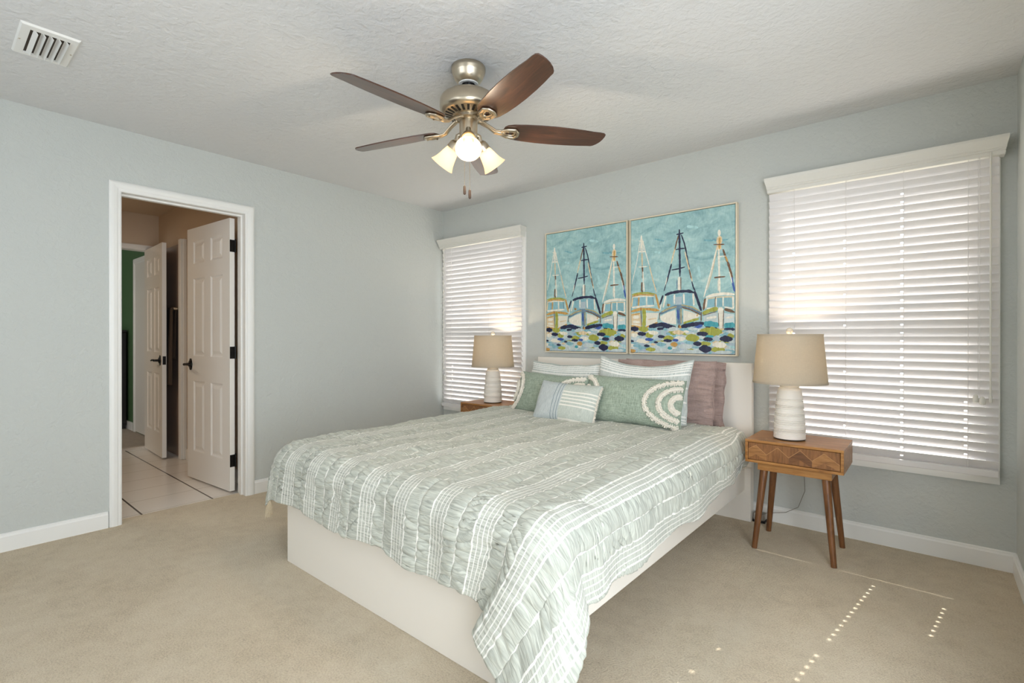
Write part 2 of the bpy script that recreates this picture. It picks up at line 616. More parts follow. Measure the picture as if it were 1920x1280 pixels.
def noise2(x, y, seed=0):
    """smooth value noise on numpy arrays, about -1..1"""
    xi = np.floor(x).astype(np.int64); yi = np.floor(y).astype(np.int64)
    fx = x - xi; fy = y - yi
    fx = fx * fx * (3 - 2 * fx); fy = fy * fy * (3 - 2 * fy)
    def h(a, b):
        k = (a * 374761393 + b * 668265263 + seed * 974634777) & 0xffffffff
        k = ((k ^ (k >> 13)) * 1274126177) & 0xffffffff
        return ((k ^ (k >> 16)) & 0xffff) / 32767.5 - 1.0
    return (h(xi, yi) * (1 - fx) + h(xi + 1, yi) * fx) * (1 - fy) + (h(xi, yi + 1) * (1 - fx) + h(xi + 1, yi + 1) * fx) * fy

def grid_mesh(name, P, UV, mats, parent=None, closed=False, thick=0.0):
    """mesh from an (n, m, 3) numpy array with an (n, m, 2) UV array"""
    n, m, _ = P.shape
    off = np.zeros(3)
    p = parent
    while p is not None:
        off += np.array(p.location); p = p.parent
    me = bpy.data.meshes.new(name)
    idx = np.arange(n * m).reshape(n, m)
    q = np.stack([idx[:-1, :-1], idx[:-1, 1:], idx[1:, 1:], idx[1:, :-1]], -1).reshape(-1, 4)
    me.from_pydata((P.reshape(-1, 3) - off).tolist(), [], q.tolist())
    uvl = me.uv_layers.new(name='UVMap')
    uvl.data.foreach_set('uv', UV.reshape(-1, 2)[q.reshape(-1)].astype(np.float32).ravel())
    for mm in (mats if isinstance(mats, (list, tuple)) else [mats]):
        me.materials.append(mm)
    me.polygons.foreach_set('use_smooth', [True] * len(q))
    me.update()
    o = bpy.data.objects.new(name, me)
    COL.objects.link(o)
    if parent is not None: o.parent = parent
    if thick:
        s = o.modifiers.new('cloth_thickness', 'SOLIDIFY')
        s.thickness = thick; s.offset = -1.0
    return o

# ------------------------------------------------------------------ the setting
T = 0.12
DY0, DY1, DZ = -2.656, -1.931, 2.052          # bedroom door opening in the left wall
WIN = [(0.065, 1.040), (3.098, 4.046)]        # window openings in the back wall
WZ0, WZ1 = 0.47, 2.06

b = MB().box(-0.105, W + T, YF - T, 0.15, -0.2, 0.0)
struct('floor', b, M['carpet'], 'beige cut pile bedroom carpet')
b = MB().box(-T, W + T, YF - T, 0.15, H, H + 0.12)
struct('ceiling', b, M['ceiling'], 'white textured bedroom ceiling')
b = MB()
xs = [-T, WIN[0][0], WIN[0][1], WIN[1][0], WIN[1][1], W + T]
for i in (0, 2, 4):
    b.box(xs[i], xs[i + 1], 0, 0.15, 0, H)
for x0, x1 in WIN:
    b.box(x0, x1, 0, 0.15, 0, WZ0); b.box(x0, x1, 0, 0.15, WZ1, H)
struct('wall_back', b, M['wall'], 'sage grey wall with the two blinds')
b = MB()
b.box(-T, 0, YF - T, DY0 - 0.02, 0, H); b.box(-T, 0, DY1 + 0.02, 0, 0, H); b.box(-T, 0, DY0 - 0.02, DY1 + 0.02, DZ + 0.02, H)
struct('wall_left', b, M['wall'], 'pale sage wall with the open doorway')
SY0, SY1, SZ0, SZ1 = -4.00, -1.70, 0.14, 2.08     # opening added in the right wall to let the side fill light through
b = MB()
b.box(W, W + T, YF - T, SY0, 0, H); b.box(W, W + T, SY1, 0.15, 0, H); b.box(W, W + T, SY0, SY1, SZ1, H); b.box(W, W + T, SY0, SY1, 0, SZ0)
struct('wall_right', b, M['wall'], 'pale sage wall at the right edge')
b = MB().box(-T, 1.0, YF - T, YF, 0, H); b.box(2.8, W, YF - T, YF, 0, H); b.box(1.0, 2.8, YF - T, YF, 0, 0.8); b.box(1.0, 2.8, YF - T, YF, 2.1, H)  # unseen front wall; its opening is added for the front fill light
struct('wall_front', b, M['wall'])
b = MB().box(W + T, 7.5, 0.0, 0.15, -0.2, 2.9)  # unseen slab added to keep direct sun out of the side opening
struct('sun_blocker', b, M['concrete'])
b = MB().box(-8, 14, 0.15, 14, -0.35, -0.2)
struct('ground', b, M['concrete'])

def baseboard(name, segs, label=None):
    b = MB()
    for ax, lo, hi, at, s in segs:
        prof = [(0, 0), (0.014, 0), (0.014, 0.080), (0.010, 0.088), (0.0095, 0.094), (0.004, 0.098), (0, 0.098)]
        if ax == 'x':
            b.prism([(at + s * p, z) for p, z in prof], 'x', lo, hi)
        else:
            b.prism([(at + s * p, z) for p, z in prof], 'y', lo, hi)
    return struct(name, b, M['trim'], label)
baseboard('baseboard_left', [('y', YF, -2.7235, 0, 1), ('y', -1.868, 0, 0, 1)])
baseboard('baseboard_back', [('x', 0, W, 0, -1)])
baseboard('baseboard_right', [('y', YF, 0, W, -1)])

def casing(name, label, y0, y1, z1, plane, s, w=0.062, axis='y', depth=0.018):
    """door casing with a stepped moulded profile; y0..y1 = inner opening along the wall"""
    prof = [(0.0, 0.008), (0.006, 0.012), (0.018, 0.013), (0.024, 0.016), (0.040, 0.018), (0.052, 0.017), (w, 0.011)]   # distance from the opening, projection
    b = MB()
    path = [((y0, 0), (-1, 0)), ((y0, z1), (-1, 1)), ((y1, z1), (1, 1)), ((y1, 0), (1, 0))]
    full = [(0.0, 0.0)] + prof + [(w, 0.0)]
    vs = []
    for (y, z), (dy, dz) in path:
        for d, h in full:
            u, zz = y + dy * d, z + dz * d
            vs.append((plane + s * h, u, zz) if axis == 'y' else (u, plane + s * h, zz))
    n = len(full)
    fs = []
    for j in range(3):
        for i in range(n - 1):
            fs.append((j * n + i, j * n + i + 1, (j + 1) * n + i + 1, (j + 1) * n + i))
    fs += [tuple(range(n)), tuple(3 * n + i for i in range(n))[::-1]]
    b.add(vs, fs)
    return struct(name, b, M['trim'], label)
casing('trim_1', 'white moulded casing around the bedroom doorway', DY0, DY1, DZ, 0, 1)
casing('trim_2', None, DY0, DY1, DZ, -T, -1)
b = MB()
b.box(-T, 0, DY0 - 0.02, DY0, 0, DZ); b.box(-T, 0, DY1, DY1 + 0.02, 0, DZ); b.box(-T, 0, DY0 - 0.02, DY1 + 0.02, DZ, DZ + 0.02)
b.box(-0.075, -0.045, DY0, DY0 + 0.011, 0, DZ - 0.011); b.box(-0.075, -0.045, DY1 - 0.011, DY1, 0, DZ - 0.011); b.box(-0.075, -0.045, DY0, DY1, DZ - 0.011, DZ)
struct('door_jamb', b, M['trim'], 'white door jamb with stop')

# windows: wall board round each opening, sash frame, glass
def window(k, x0, x1, label):
    b = MB()
    y0, y1 = 0.055, 0.10
    w = 0.045
    b.box(x0, x0 + w, y0, y1, WZ0, WZ1); b.box(x1 - w, x1, y0, y1, WZ0, WZ1)
    b.box(x0, x1, y0, y1, WZ0, WZ0 + w); b.box(x0, x1, y0, y1, WZ1 - w, WZ1)
    b.box(x0, x1, y0 - 0.01, y1, 1.245, 1.295)
    o = struct('window_%d' % k, b, M['trim'], label)
    g = MB().box(x0 + w, x1 - w, 0.074, 0.080, WZ0 + w, 1.245); g.box(x0 + w, x1 - w, 0.074, 0.080, 1.295, WZ1 - w)
    g.build('glass', M['glass'], o)
    t = MB()
    ox0, ox1 = x0 - 0.048, x1 + 0.047
    t.box(ox0, x0 + 0.004, -0.012, 0.0, WZ0 + 0.004, 2.03); t.box(x1 - 0.004, ox1, -0.012, 0.0, WZ0 + 0.004, 2.03)
    t.box(ox0, ox1, -0.012, 0.0, 0.424, WZ0 + 0.004); t.box(ox0, ox1, -0.012, 0.0, 2.03, 2.09)
    t.box(x0, x0 + 0.004, 0, 0.055, WZ0, WZ1); t.box(x1 - 0.004, x1, 0, 0.055, WZ0, WZ1)
    t.box(x0, x1, 0, 0.055, WZ0, WZ0 + 0.004); t.box(x0, x1, 0, 0.055, WZ1 - 0.004, WZ1)
    t.build('window_trim', M['trim'], o)
window(1, *WIN[0], 'sash window behind the left blind')
window(2, *WIN[1], 'sash window behind the right blind')
b = MB()   # invented window in the right wall, made for the side fill light
b.box(W + 0.02, W + 0.09, SY0, SY0 + 0.05, SZ0, SZ1); b.box(W + 0.02, W + 0.09, SY1 - 0.05, SY1, SZ0, SZ1); b.box(W + 0.02, W + 0.09, SY0, SY1, SZ1 - 0.05, SZ1)
b.box(W + 0.02, W + 0.09, SY0, SY1, SZ0, SZ0 + 0.04); b.box(W + 0.02, W + 0.09, (SY0 + SY1) / 2 - 0.035, (SY0 + SY1) / 2 + 0.035, SZ0, SZ1)
sl = struct('window_3', b, M['trim'])
g = MB().box(W + 0.05, W + 0.056, SY0 + 0.05, (SY0 + SY1) / 2 - 0.035, SZ0 + 0.04, SZ1 - 0.05); g.box(W + 0.05, W + 0.056, (SY0 + SY1) / 2 + 0.035, SY1 - 0.05, SZ0 + 0.04, SZ1 - 0.05)
g.build('glass', M['glass'], sl)

b = MB()   # invented window in the front wall, made for the front fill light
b.box(1.0, 1.05, YF - 0.07, YF - 0.02, 0.8, 2.1); b.box(2.75, 2.8, YF - 0.07, YF - 0.02, 0.8, 2.1); b.box(1.0, 2.8, YF - 0.07, YF - 0.02, 0.8, 0.85); b.box(1.0, 2.8, YF - 0.07, YF - 0.02, 2.05, 2.1); b.box(1.0, 2.8, YF - 0.07, YF - 0.02, 1.43, 1.47)
w4 = struct('window_4', b, M['trim'])
MB().box(1.05, 2.75, YF - 0.048, YF - 0.042, 0.85, 1.43).box(1.05, 2.75, YF - 0.048, YF - 0.042, 1.47, 2.05).build('glass', M['glass'], w4)

# bathroom and the room beyond it
BX, BY = -2.45, -1.82
b = MB().box(BX - 0.02, -0.105, -4.1, BY, -0.2, -0.002)
struct('floor_bathroom', b, M['tile'], 'white tile floor with dark grout')
b = MB().box(BX - 0.12, -T, -4.2, BY + 0.1, H, H + 0.12)
struct('ceiling_bathroom', b, M['bath_ceiling'])
b = MB().box(BX - 0.12, -T, BY, BY + 0.05, 0, H)
struct('wall_bathroom_side', b, M['bath'], 'beige bathroom wall')
b = MB().box(BX - 0.12, BX, -4.2, -2.72, 0, H); b.box(BX - 0.12, BX, -1.90, BY, 0, H); b.box(BX - 0.12, BX, -2.72, -1.90, 2.075, H)
struct('wall_bathroom_far', b, M['bath'], 'beige bathroom wall above the far doorway')
b = MB().box(BX - 0.12, -T, -4.2, -4.1, 0, H)
struct('wall_bathroom_end', b, M['bath'])
casing('trim_3', 'white casing of the far doorway', -2.70, -1.915, 2.062, BX, 1, w=0.02)
b = MB().box(BX - 0.12, BX, -2.72, -2.70, 0, 2.075); b.box(BX - 0.12, BX, -1.915, -1.90, 0, 2.075); b.box(BX - 0.12, BX, -2.70, -1.915, 2.062, 2.075)
struct('trim_4', b, M['trim'])
# flush taupe door in the side wall with its casing
b = MB().box(-2.36, -1.665, BY - 0.028, BY, 0.012, 2.055)
struct('door_3', b, M['taupe'], 'glossy taupe panel behind the hanging towels')
b = MB().box(-1.665, -1.60, BY - 0.05, BY, 0, 2.09); b.box(-1.60, -1.585, BY - 0.03, BY, 0, 2.09)
struct('trim_5', b, M['trim'], 'white casing strip beside the towels', bevel=0.004)
b = MB().box(-1.585, -0.14, BY - 0.014, BY, 0, 0.098)
struct('baseboard_bathroom', b, M['trim'])
GY = -1.75
b = MB().box(-5.9, BX - 0.12, -4.7, GY, -0.2, 0.0)
struct('floor_next_room', b, M['carpet2'], 'greyish carpet of the next room')
b = MB().box(-5.9, BX - 0.12, -4.8, GY + 0.1, H, H + 0.12)
struct('ceiling_next_room', b, M['ceiling'])
b = MB().box(-5.9, BX - 0.12, GY, GY + 0.1, 0, H)
struct('wall_green', b, M['green'], 'dark green painted wall in the next room')
b = MB().box(-6.0, -5.9, -4.8, GY + 0.1, 0, H); b.box(-5.9, BX - 0.12, -4.8, -4.7, 0, H)
struct('wall_green_far', b, M['green'])
b = MB().box(-5.9, -3.72, GY - 0.014, GY, 0, 0.10)
struct('baseboard_green', b, M['trim'])
casing('trim_6', 'white closet casing on the green wall', -3.63, -2.85, 2.045, GY, -1, w=0.07, axis='x')
b = MB().box(-3.63, -2.85, GY - 0.008, GY, 0.01, 2.045)
struct('door_4', b, M['door'], 'white closet door beside the green wall')

# ------------------------------------------------------------------ six-panel doors
def panel_door_mesh(w, h, t=0.035):
    """slab with six raised panels on both faces; local: x 0..w from hinge, y thickness centred, z 0..h"""
    b = MB()
    st, mid = 0.112 * w / 0.72, 0.105 * w / 0.72
    cw = (w - 2 * st - mid) / 2
    xs_ = [(st, st + cw), (st + cw + mid, w - st)]
    rows = [(0.225, 0.795), (0.995, 1.625), (1.745, 1.925)]
    rows = [(a * h / 2.035, c * h / 2.035) for a, c in rows]
    xc = sorted({0, w} | {p for q in xs_ for p in q})
    zc = sorted({0, h} | {p for q in rows for p in q})
    holes = [(a, c, e, f) for a, c in xs_ for e, f in rows]
    for s in (-1, 1):
        y = s * t / 2
        for i in range(len(xc) - 1):
            for j in range(len(zc) - 1):
                q = (xc[i], xc[i + 1], zc[j], zc[j + 1])
                if q in holes:
                    x0, x1, z0, z1 = q
                    rings = [(0, 0), (0.012, -0.008), (0.022, -0.008), (0.045, -0.001)]
                    vs = []
                    for d, dy in rings:
                        for X, Z in ((x0 + d, z0 + d), (x1 - d, z0 + d), (x1 - d, z1 - d), (x0 + d, z1 - d)):
                            vs.append((X, y + s * dy, Z))
                    fs = []
                    for r in range(3):
                        for k in range(4):
                            m = (k + 1) % 4
                            f = (r * 4 + k, r * 4 + m, r * 4 + 4 + m, r * 4 + 4 + k)
                            fs.append(f if s < 0 else f[::-1])
                    f = (12, 13, 14, 15)
                    fs.append(f if s < 0 else f[::-1])
                    b.add(vs, fs)
                else:
                    vs = [(q[0], y, q[2]), (q[1], y, q[2]), (q[1], y, q[3]), (q[0], y, q[3])]
                    b.add(vs, [(0, 1, 2, 3) if s < 0 else (3, 2, 1, 0)])
    a, c = -t / 2, t / 2
    b.add([(0, a, 0), (w, a, 0), (w, c, 0), (0, c, 0), (0, a, h), (w, a, h), (w, c, h), (0, c, h)],
          [(3, 2, 1, 0), (4, 5, 6, 7), (0, 4, 7, 3), (1, 2, 6, 5)])
    return b

def lever_handle(door, x, z, side, w, toward=-1):
    """dark lever on one face of the door (side = -1 / +1 local y)"""
    b = MB()
    m = Matrix.Translation((x, side * 0.0175, z)) @ Matrix.Rotation(-side * math.pi / 2, 4, 'X')
    b.lathe([(0.027, 0), (0.030, 0.004), (0.026, 0.012), (0.012, 0.016), (0.010, 0.045)], 24, m)
    y = side * (0.0175 + 0.05)
    b.tube([(x, y, z), (x + toward * 0.02, y, z + 0.002), (x + toward * 0.06, y + side * 0.004, z + 0.003), (x + toward * 0.105, y + side * 0.002, z - 0.004)], [0.011, 0.010, 0.008, 0.007], 12)
    # oval back plate
    pl = [(x + 0.024 * math.cos(a), z + 0.048 * math.sin(a)) for a in np.linspace(0, 2 * math.pi, 28)[:-1]]
    b.prism(pl, 'y', side * 0.0175, side * 0.023)
    o = b.build('lever_handle', M['black'], door, smooth=True, world=False, label='black lever handle')
    return o

def place_door(name, label, hinge, ang, w, h):
    b = panel_door_mesh(w, h)
    o = b.build(name, M['door'], None, bevel=0.0015, seg=1, world=False)
    o.location = (hinge[0], hinge[1], 0.012)
    o.rotation_euler = (0, 0, ang)
    o['kind'] = 'structure'; o['label'] = label
    return o
# bedroom door swung into the bathroom
a1 = math.atan2(-0.055, -0.72)
d1 = place_door('door_1', 'white six-panel door swung open at the bedroom doorway', (-0.152, -1.960), a1, 0.725, 2.03)
lever_handle(d1, 0.725 - 0.065, 0.925, 1, 0.725, toward=-1)
lever_handle(d1, 0.725 - 0.065, 0.925, -1, 0.725, toward=-1)
for z in (0.225, 1.03, 1.825):
    b = MB()
    b.box(-0.003, 0.001, -0.017, 0.017, z - 0.045, z + 0.045)
    b.cyl((-0.004, -0.021, z - 0.047), (-0.004, -0.021, z + 0.047), 0.0065)
    b.cyl((-0.004, -0.021, z + 0.047), (-0.004, -0.021, z + 0.054), 0.0045)
    b.box(-0.001, 0.034, -0.0195, -0.0175, z - 0.045, z + 0.045)
    b.build('hinge', M['black'], d1, world=False, bevel=0.001, seg=1, label='black butt hinge')
b = MB().box(0.7235, 0.7262, -0.012, 0.012, 0.895, 0.955)
b.build('latch_plate', M['black'], d1, world=False)
d2 = place_door('door_2', 'white six-panel door standing open beside the towels', (-2.435, -1.932), math.atan2(-0.030, 0.70), 0.69, 2.045)
lever_handle(d2, 0.69 - 0.065, 0.925, -1, 0.69, toward=-1)
b = MB().box(0.6885, 0.6915, -0.013, 0.013, 0.885, 0.965)
b.build('latch_plate', M['black'], d2, world=False, label='black latch plate')

# towel bar and towels on the taupe panel
tb = thing('towel_bar', 'nickel towel bar on the taupe panel in the bathroom', 'towel bar', (-1.9, BY - 0.028, 1.43))
b = MB().cyl((-2.22, BY - 0.075, 1.43), (-1.68, BY - 0.075, 1.43), 0.008)
b.build('bar', M['nickel'], tb, smooth=True)
for x in (-2.21, -1.69):
    MB().cyl((x, BY - 0.028, 1.43), (x, BY - 0.08, 1.43), 0.014).build('bracket', M['nickel'], tb, smooth=True)
def towel(name, label, x0, x1, zf, zb, mat, r=0.012):
    n, m = 60, 40
    t = np.linspace(0, 1, n)[:, None]; u = np.linspace(0, 1, m)[None, :]
    Lf, Lb = 1.43 - zf, 1.43 - zb
    s = t * (Lf + Lb + math.pi * r)
    front = s < Lf
    arc = (s >= Lf) & (s < Lf + math.pi * r)
    th = (s - Lf) / r
    y = np.where(front, -r, np.where(arc, -r * np.cos(th), r))
    z = np.where(front, zf + s, np.where(arc, 1.43 + r * np.sin(np.clip(th, 0, math.pi)), 1.43 - (s - Lf - math.pi * r)))
    hang = np.clip((1.43 - z) / 0.5, 0, 1)
    fold = 0.010 * np.sin(u * 2 * math.pi * 2.3 + 0.6) * hang
    X = x0 + (x1 - x0) * (u + 0 * t) * (1 - 0.10 * hang) + 0.05 * (x1 - x0) * hang
    Y = BY - 0.075 + y + fold - 0.012 * hang
    Y = np.minimum(Y, BY - 0.034)
    P = np.stack([X, Y + 0 * u, z + 0 * u], -1)
    UV = np.stack([u + 0 * t, t + 0 * u], -1)
    o = grid_mesh(name, P, UV, mat, thick=0.006)
    return o
tag(towel('towel', 'wide dark brown towel hanging behind the open bathroom door', -2.12, -1.86, 0.76, 0.95, M['towel'], 0.016), 'wide dark brown towel hanging behind the open bathroom door', 'towel', 'towels on the bathroom bar')
tag(towel('towel', 'narrow brown towel hanging next to the white casing strip', -1.80, -1.69, 0.70, 0.95, M['towel'], 0.016), 'narrow brown towel hanging next to the white casing strip', 'towel', 'towels on the bathroom bar')
tag(towel('towel', 'black hand towel hanging between the two brown towels', -1.855, -1.808, 0.69, 1.05, M['towel_black'], 0.013), 'black hand towel hanging between the two brown towels', 'towel', 'towels on the bathroom bar')

# dark furniture at the green wall
dk = thing('dresser', 'tall dark wooden dresser edge against the green wall', 'dresser', (-4.5, -1.95, 0))
MB().box(-5.05, -3.97, GY - 0.40, GY - 0.02, 0.06, 1.22).build('body', M['darkwood'], dk, bevel=0.006)
MB().box(-5.07, -3.95, GY - 0.42, GY - 0.02, 1.22, 1.25).build('dresser_top', M['darkwood'], dk, bevel=0.005)
for k in range(4):
    z = 0.10 + k * 0.28
    dr = MB().box(-5.02, -4.00, GY - 0.415, GY - 0.40, z, z + 0.255).build('drawer', M['darkwood'], dk, bevel=0.004)
    for x in (-4.8, -4.25):
        MB().lathe([(0.006, 0), (0.007, 0.012), (0.014, 0.02), (0.012, 0.028)], 16, Matrix.Translation((x, GY - 0.415, z + 0.13)) @ Matrix.Rotation(math.pi / 2, 4, 'X')).build('knob', M['black'], dr, smooth=True)
for x in (-5.0, -4.02):
    for y in (GY - 0.36, GY - 0.06):
        MB().box(x - 0.03, x + 0.03, y - 0.03, y + 0.03, 0, 0.06).build('foot', M['darkwood'], dk)

# ------------------------------------------------------------------ bed frame
bed = thing('bed', 'white laminate bed frame with a tall plain headboard', 'bed', (2.12, -1.15, 0))
BX0, BX1, BF = 1.285, 2.962, -2.236
MB().box(1.268, 2.962, -0.070, -0.022, 0.0, 0.991).build('headboard', M['bedwhite'], bed, bevel=0.002, label='tall white headboard')
MB().box(1.268, 2.967, -0.113, -0.070, 0.0, 0.333).build('headboard_shelf', M['bedwhite'], bed, bevel=0.002)
MB().box(2.900, 2.933, BF + 0.03, -0.113, 0.196, 0.333).build('side_rail', M['bedwhite'], bed, bevel=0.002)
MB().box(1.318, 1.351, BF + 0.03, -0.113, 0.196, 0.333).build('side_rail', M['bedwhite'], bed, bevel=0.002)
MB().box(BX0, BX1, BF, BF + 0.030, 0.0, 0.372).build('footboard', M['bedwhite'], bed, bevel=0.002)
MB().box(2.09, 2.15, BF + 0.03, -0.113, 0.14, 0.22).build('centre_beam', M['nickel'], bed)
for k in range(3):
    y = BF + 0.25 + k * 0.8
    MB().box(1.351, 2.900, y, y + 0.07, 0.22, 0.24).build('slat', M['bedwhite'], bed)
for k in range(2):
    MB().cyl((2.12, -0.7 - k * 0.9, 0.0), (2.12, -0.7 - k * 0.9, 0.14), 0.02).build('centre_foot', M['nickel'], bed)
mt = MB().box(1.36, 2.885, BF + 0.045, -0.125, 0.245, 0.535).build('mattress', M['mattress'], None, bevel=0.04, seg=4)
tag(mt, 'thick mattress on the white bed frame under the striped comforter', 'mattress')
# fitted sheet that shows at the head end
MB().box(1.35, 2.895, -0.62, -0.118, 0.395, 0.553).build('fitted_sheet', M['sheet'], mt, bevel=0.045, seg=4, label='dusty mauve fitted sheet')

# ------------------------------------------------------------------ comforter
ZT = 0.600
CX0, CX1, CY0, CY1 = 1.285, 2.895, -0.30, -2.185
CW, CL = CX1 - CX0, CY0 - CY1
RR = 0.105
def drape(r):
    q = np.minimum(r / RR, math.pi / 2)
    e = RR * np.sin(q); d = RR * (1 - np.cos(q))
    ex = np.maximum(r - RR * math.pi / 2, 0)
    return e + ex * 0.06, d + ex
FOOT_Q = [-0.75, -0.5, -0.32, -0.20, -0.10, -0.04, 0.0, 0.06, 0.18, 0.275, 0.355, 0.415, 0.475, 0.55, 0.63, 0.72, 0.9, 1.3]
FOOT_X = [0, 0.0, -0.02, -0.045, -0.075, -0.075, -0.145, -0.120, -0.045, 0.015, 0.055, 0.070, 0.045, 0.0, 0.005, 0.0, 0, 0]
FOOT_Y = [0, 0, 0, 0, 0.005, 0.0, -0.030, -0.050, -0.070, -0.080, -0.070, -0.030, 0.015, 0.045, 0.04, 0.02, 0.01, 0]
FOOT_Z = [0, 0, 0, -0.005, -0.015, -0.035, -0.080, -0.085, -0.085, -0.080, -0.07, -0.05, -0.03, -0.02, -0.02, -0.01, 0, 0]
QQ = np.linspace(-0.75, 1.3, 821)
def smooth_tab(v):
    y = np.interp(QQ, FOOT_Q, v)
    k = np.exp(-0.5 * (np.arange(-18, 19) / 4.0) ** 2); k /= k.sum()
    return np.convolve(np.pad(y, 18, mode='edge'), k, mode='valid')
TX, TY, TZ = smooth_tab(FOOT_X), smooth_tab(FOOT_Y), smooth_tab(FOOT_Z)

def stripe_u(s):
    """position in the stripe repeat, 0..1 with the band of five at 0.5"""
    return ((s + COFF) / PERIOD) % 1.0
COFF = CX0 - 1.656 + 10 * PERIOD + PERIOD / 2     # band centred on x = 1.656

def comforter():
    NS, NTT = 400, 640
    t = np.linspace(0, 1, NTT)[:, None]
    u = np.linspace(0, 1, NS)[None, :]
    aL = 0.20 + 0.0 * t
    aR = 0.285 + 0.055 * t + 0.010 * np.sin(t * 21) + 0.006 * np.sin(t * 47 + 1)
    s = -aL + u * (CW + aL + aR)
    bF = 0.318 + 0.040 * u + 0.008 * np.sin(u * 23)
    tt = t * (CL + bF)
    s = s + 0 * tt; tt = tt + 0 * s
    a = np.maximum(s - CW, 0); al = np.maximum(-s, 0); bb = np.maximum(tt - CL, 0)
    nx = a - al
    r = np.sqrt(nx ** 2 + bb ** 2)
    rs = np.maximum(r, 1e-6)
    e, d = drape(r)
    X = CX0 + np.clip(s, 0, CW) + nx / rs * e
    Y = CY0 - np.clip(tt, 0, CL) - bb / rs * e
    Z = ZT - d
    # pleat where the loose corner falls at the foot of the bed
    phi = np.degrees(np.arctan2(a, np.maximum(bb, 1e-9)))
    q = np.where(a <= 0, np.maximum(s - CW, -0.75), np.where(bb > 0, phi / 90 * 0.55, 0.55 + (CL - tt)))
    k = (r / 0.35) ** 1.9
    k = np.where((a <= 0) & (bb <= 0), 0, k)
    X = X + np.interp(q, QQ, TX) * k
    Y = Y + np.interp(q, QQ, TY) * k
    Z = Z + np.interp(q, QQ, TZ) * k
    # left foot corner swings out a little
    ql = np.clip(1 - np.abs(np.where(al > 0, 0.0, s)) / 0.35, 0, 1) * np.clip(bb / 0.3, 0, 1)
    X = X - 0.012 * ql
    # bunched head end of the right drape
    hb = np.exp(-((tt - 0.06) / 0.13) ** 2) * np.clip(a / 0.2, 0, 1)
    Z = Z + hb * (0.03 + 0.030 * np.sin(a * 62 + 1.5))
    X = X + hb * 0.030 * np.sin(a * 40 + 0.4)
    P = np.stack([X, Y, Z], -1)
    du = np.gradient(P, axis=1); dv = np.gradient(P, axis=0)
    N = np.cross(du, dv)
    N /= np.maximum(np.linalg.norm(N, axis=-1, keepdims=True), 1e-9)
    flip = np.sign(N[10, NS // 2, 2])
    N = N * (flip if flip else 1)
    # billows, tacked points and seersucker puckers
    edge = np.clip(r / 0.25, 0, 1)
    big = 0.009 * noise2(s * 3.1 + 5, tt * 3.1, 3) + 0.005 * noise2(s * 6.5, tt * 5.5, 5)
    fall = 0.007 * np.sin(np.where(bb > 0, s * 21 + 2 * noise2(s * 2, tt * 1.0, 9), tt * 15 + 2 * noise2(s, tt * 2, 8))) * edge ** 1.5
    tack = 0
    for ci, sx in enumerate(np.arange(0.10, CW + 0.5, 0.31)):
        for cj, ty in enumerate(np.arange(0.22, CL + 0.5, 0.37)):
            x0 = sx + (0.15 if cj % 2 else 0)
            dd = (s - x0) ** 2 + (tt - ty) ** 2
            tack = tack - 0.008 * np.exp(-dd / 0.026 ** 2) - 0.006 * np.exp(-dd / 0.08 ** 2)
    fr = ((s + COFF) / PERIOD) % 1.0
    dist = np.minimum(fr, 1 - fr)
    single = np.exp(-(dist / 0.045) ** 2)
    band = np.exp(-((fr - 0.5) / 0.20) ** 4)
    free = np.clip(1 - single - 0.93 * band, 0, 1)
    wob = noise2(s * 9, tt * 7, 11)
    ridge = lambda z: 1 - 2 * np.abs(z) ** 0.8
    puck = 0.75 * ridge(noise2(s * 6.5 + 3, tt * 44 + 2.6 * wob, 21)) + 0.5 * noise2(s * 10.0, tt * 90 + 2 * wob, 22)
    disp = big + fall + tack + puck * (0.0006 + 0.0056 * free) + 0.0022 * free - 0.001 * single
    P = P + N * disp[..., None]
    P[..., 2] = np.maximum(P[..., 2], 0.03)
    UV = np.stack([s + COFF, tt], -1)
    return P, UV
CP, CUV = comforter()
cf = grid_mesh('comforter', CP, CUV, M['comforter'], thick=0.014)
cf.location = (0, 0, 0)
tag(cf, 'sage green comforter with white woven stripes draped over the bed', 'comforter')
# tassels on the left foot corner
for k, (i, j) in enumerate(((-1, 0), (-1, 7), (-1, 14))):
    p = CP[i, j]
    b = MB()
    for q in range(26):
        a = q * 2.399; rr = 0.010 * math.sqrt((q + 0.5) / 26)
        x, y = rr * math.cos(a), rr * math.sin(a)
        b.tube([(p[0] + x * 0.3, p[1] + y * 0.3, p[2] + 0.004), (p[0] + x, p[1] + y, p[2] - 0.016), (p[0] + x * 1.6, p[1] + y * 1.6, p[2] - 0.050 - 0.006 * (q % 3))], 0.0016, 5)
    b.lathe([(0.004, 0.006), (0.007, 0.0), (0.006, -0.008)], 12, Matrix.Translation(Vector(p) + Vector((0, 0, 0.002))))
    b.build('tassel', M['tassel'], cf, smooth=True, label='beige corner tassel')

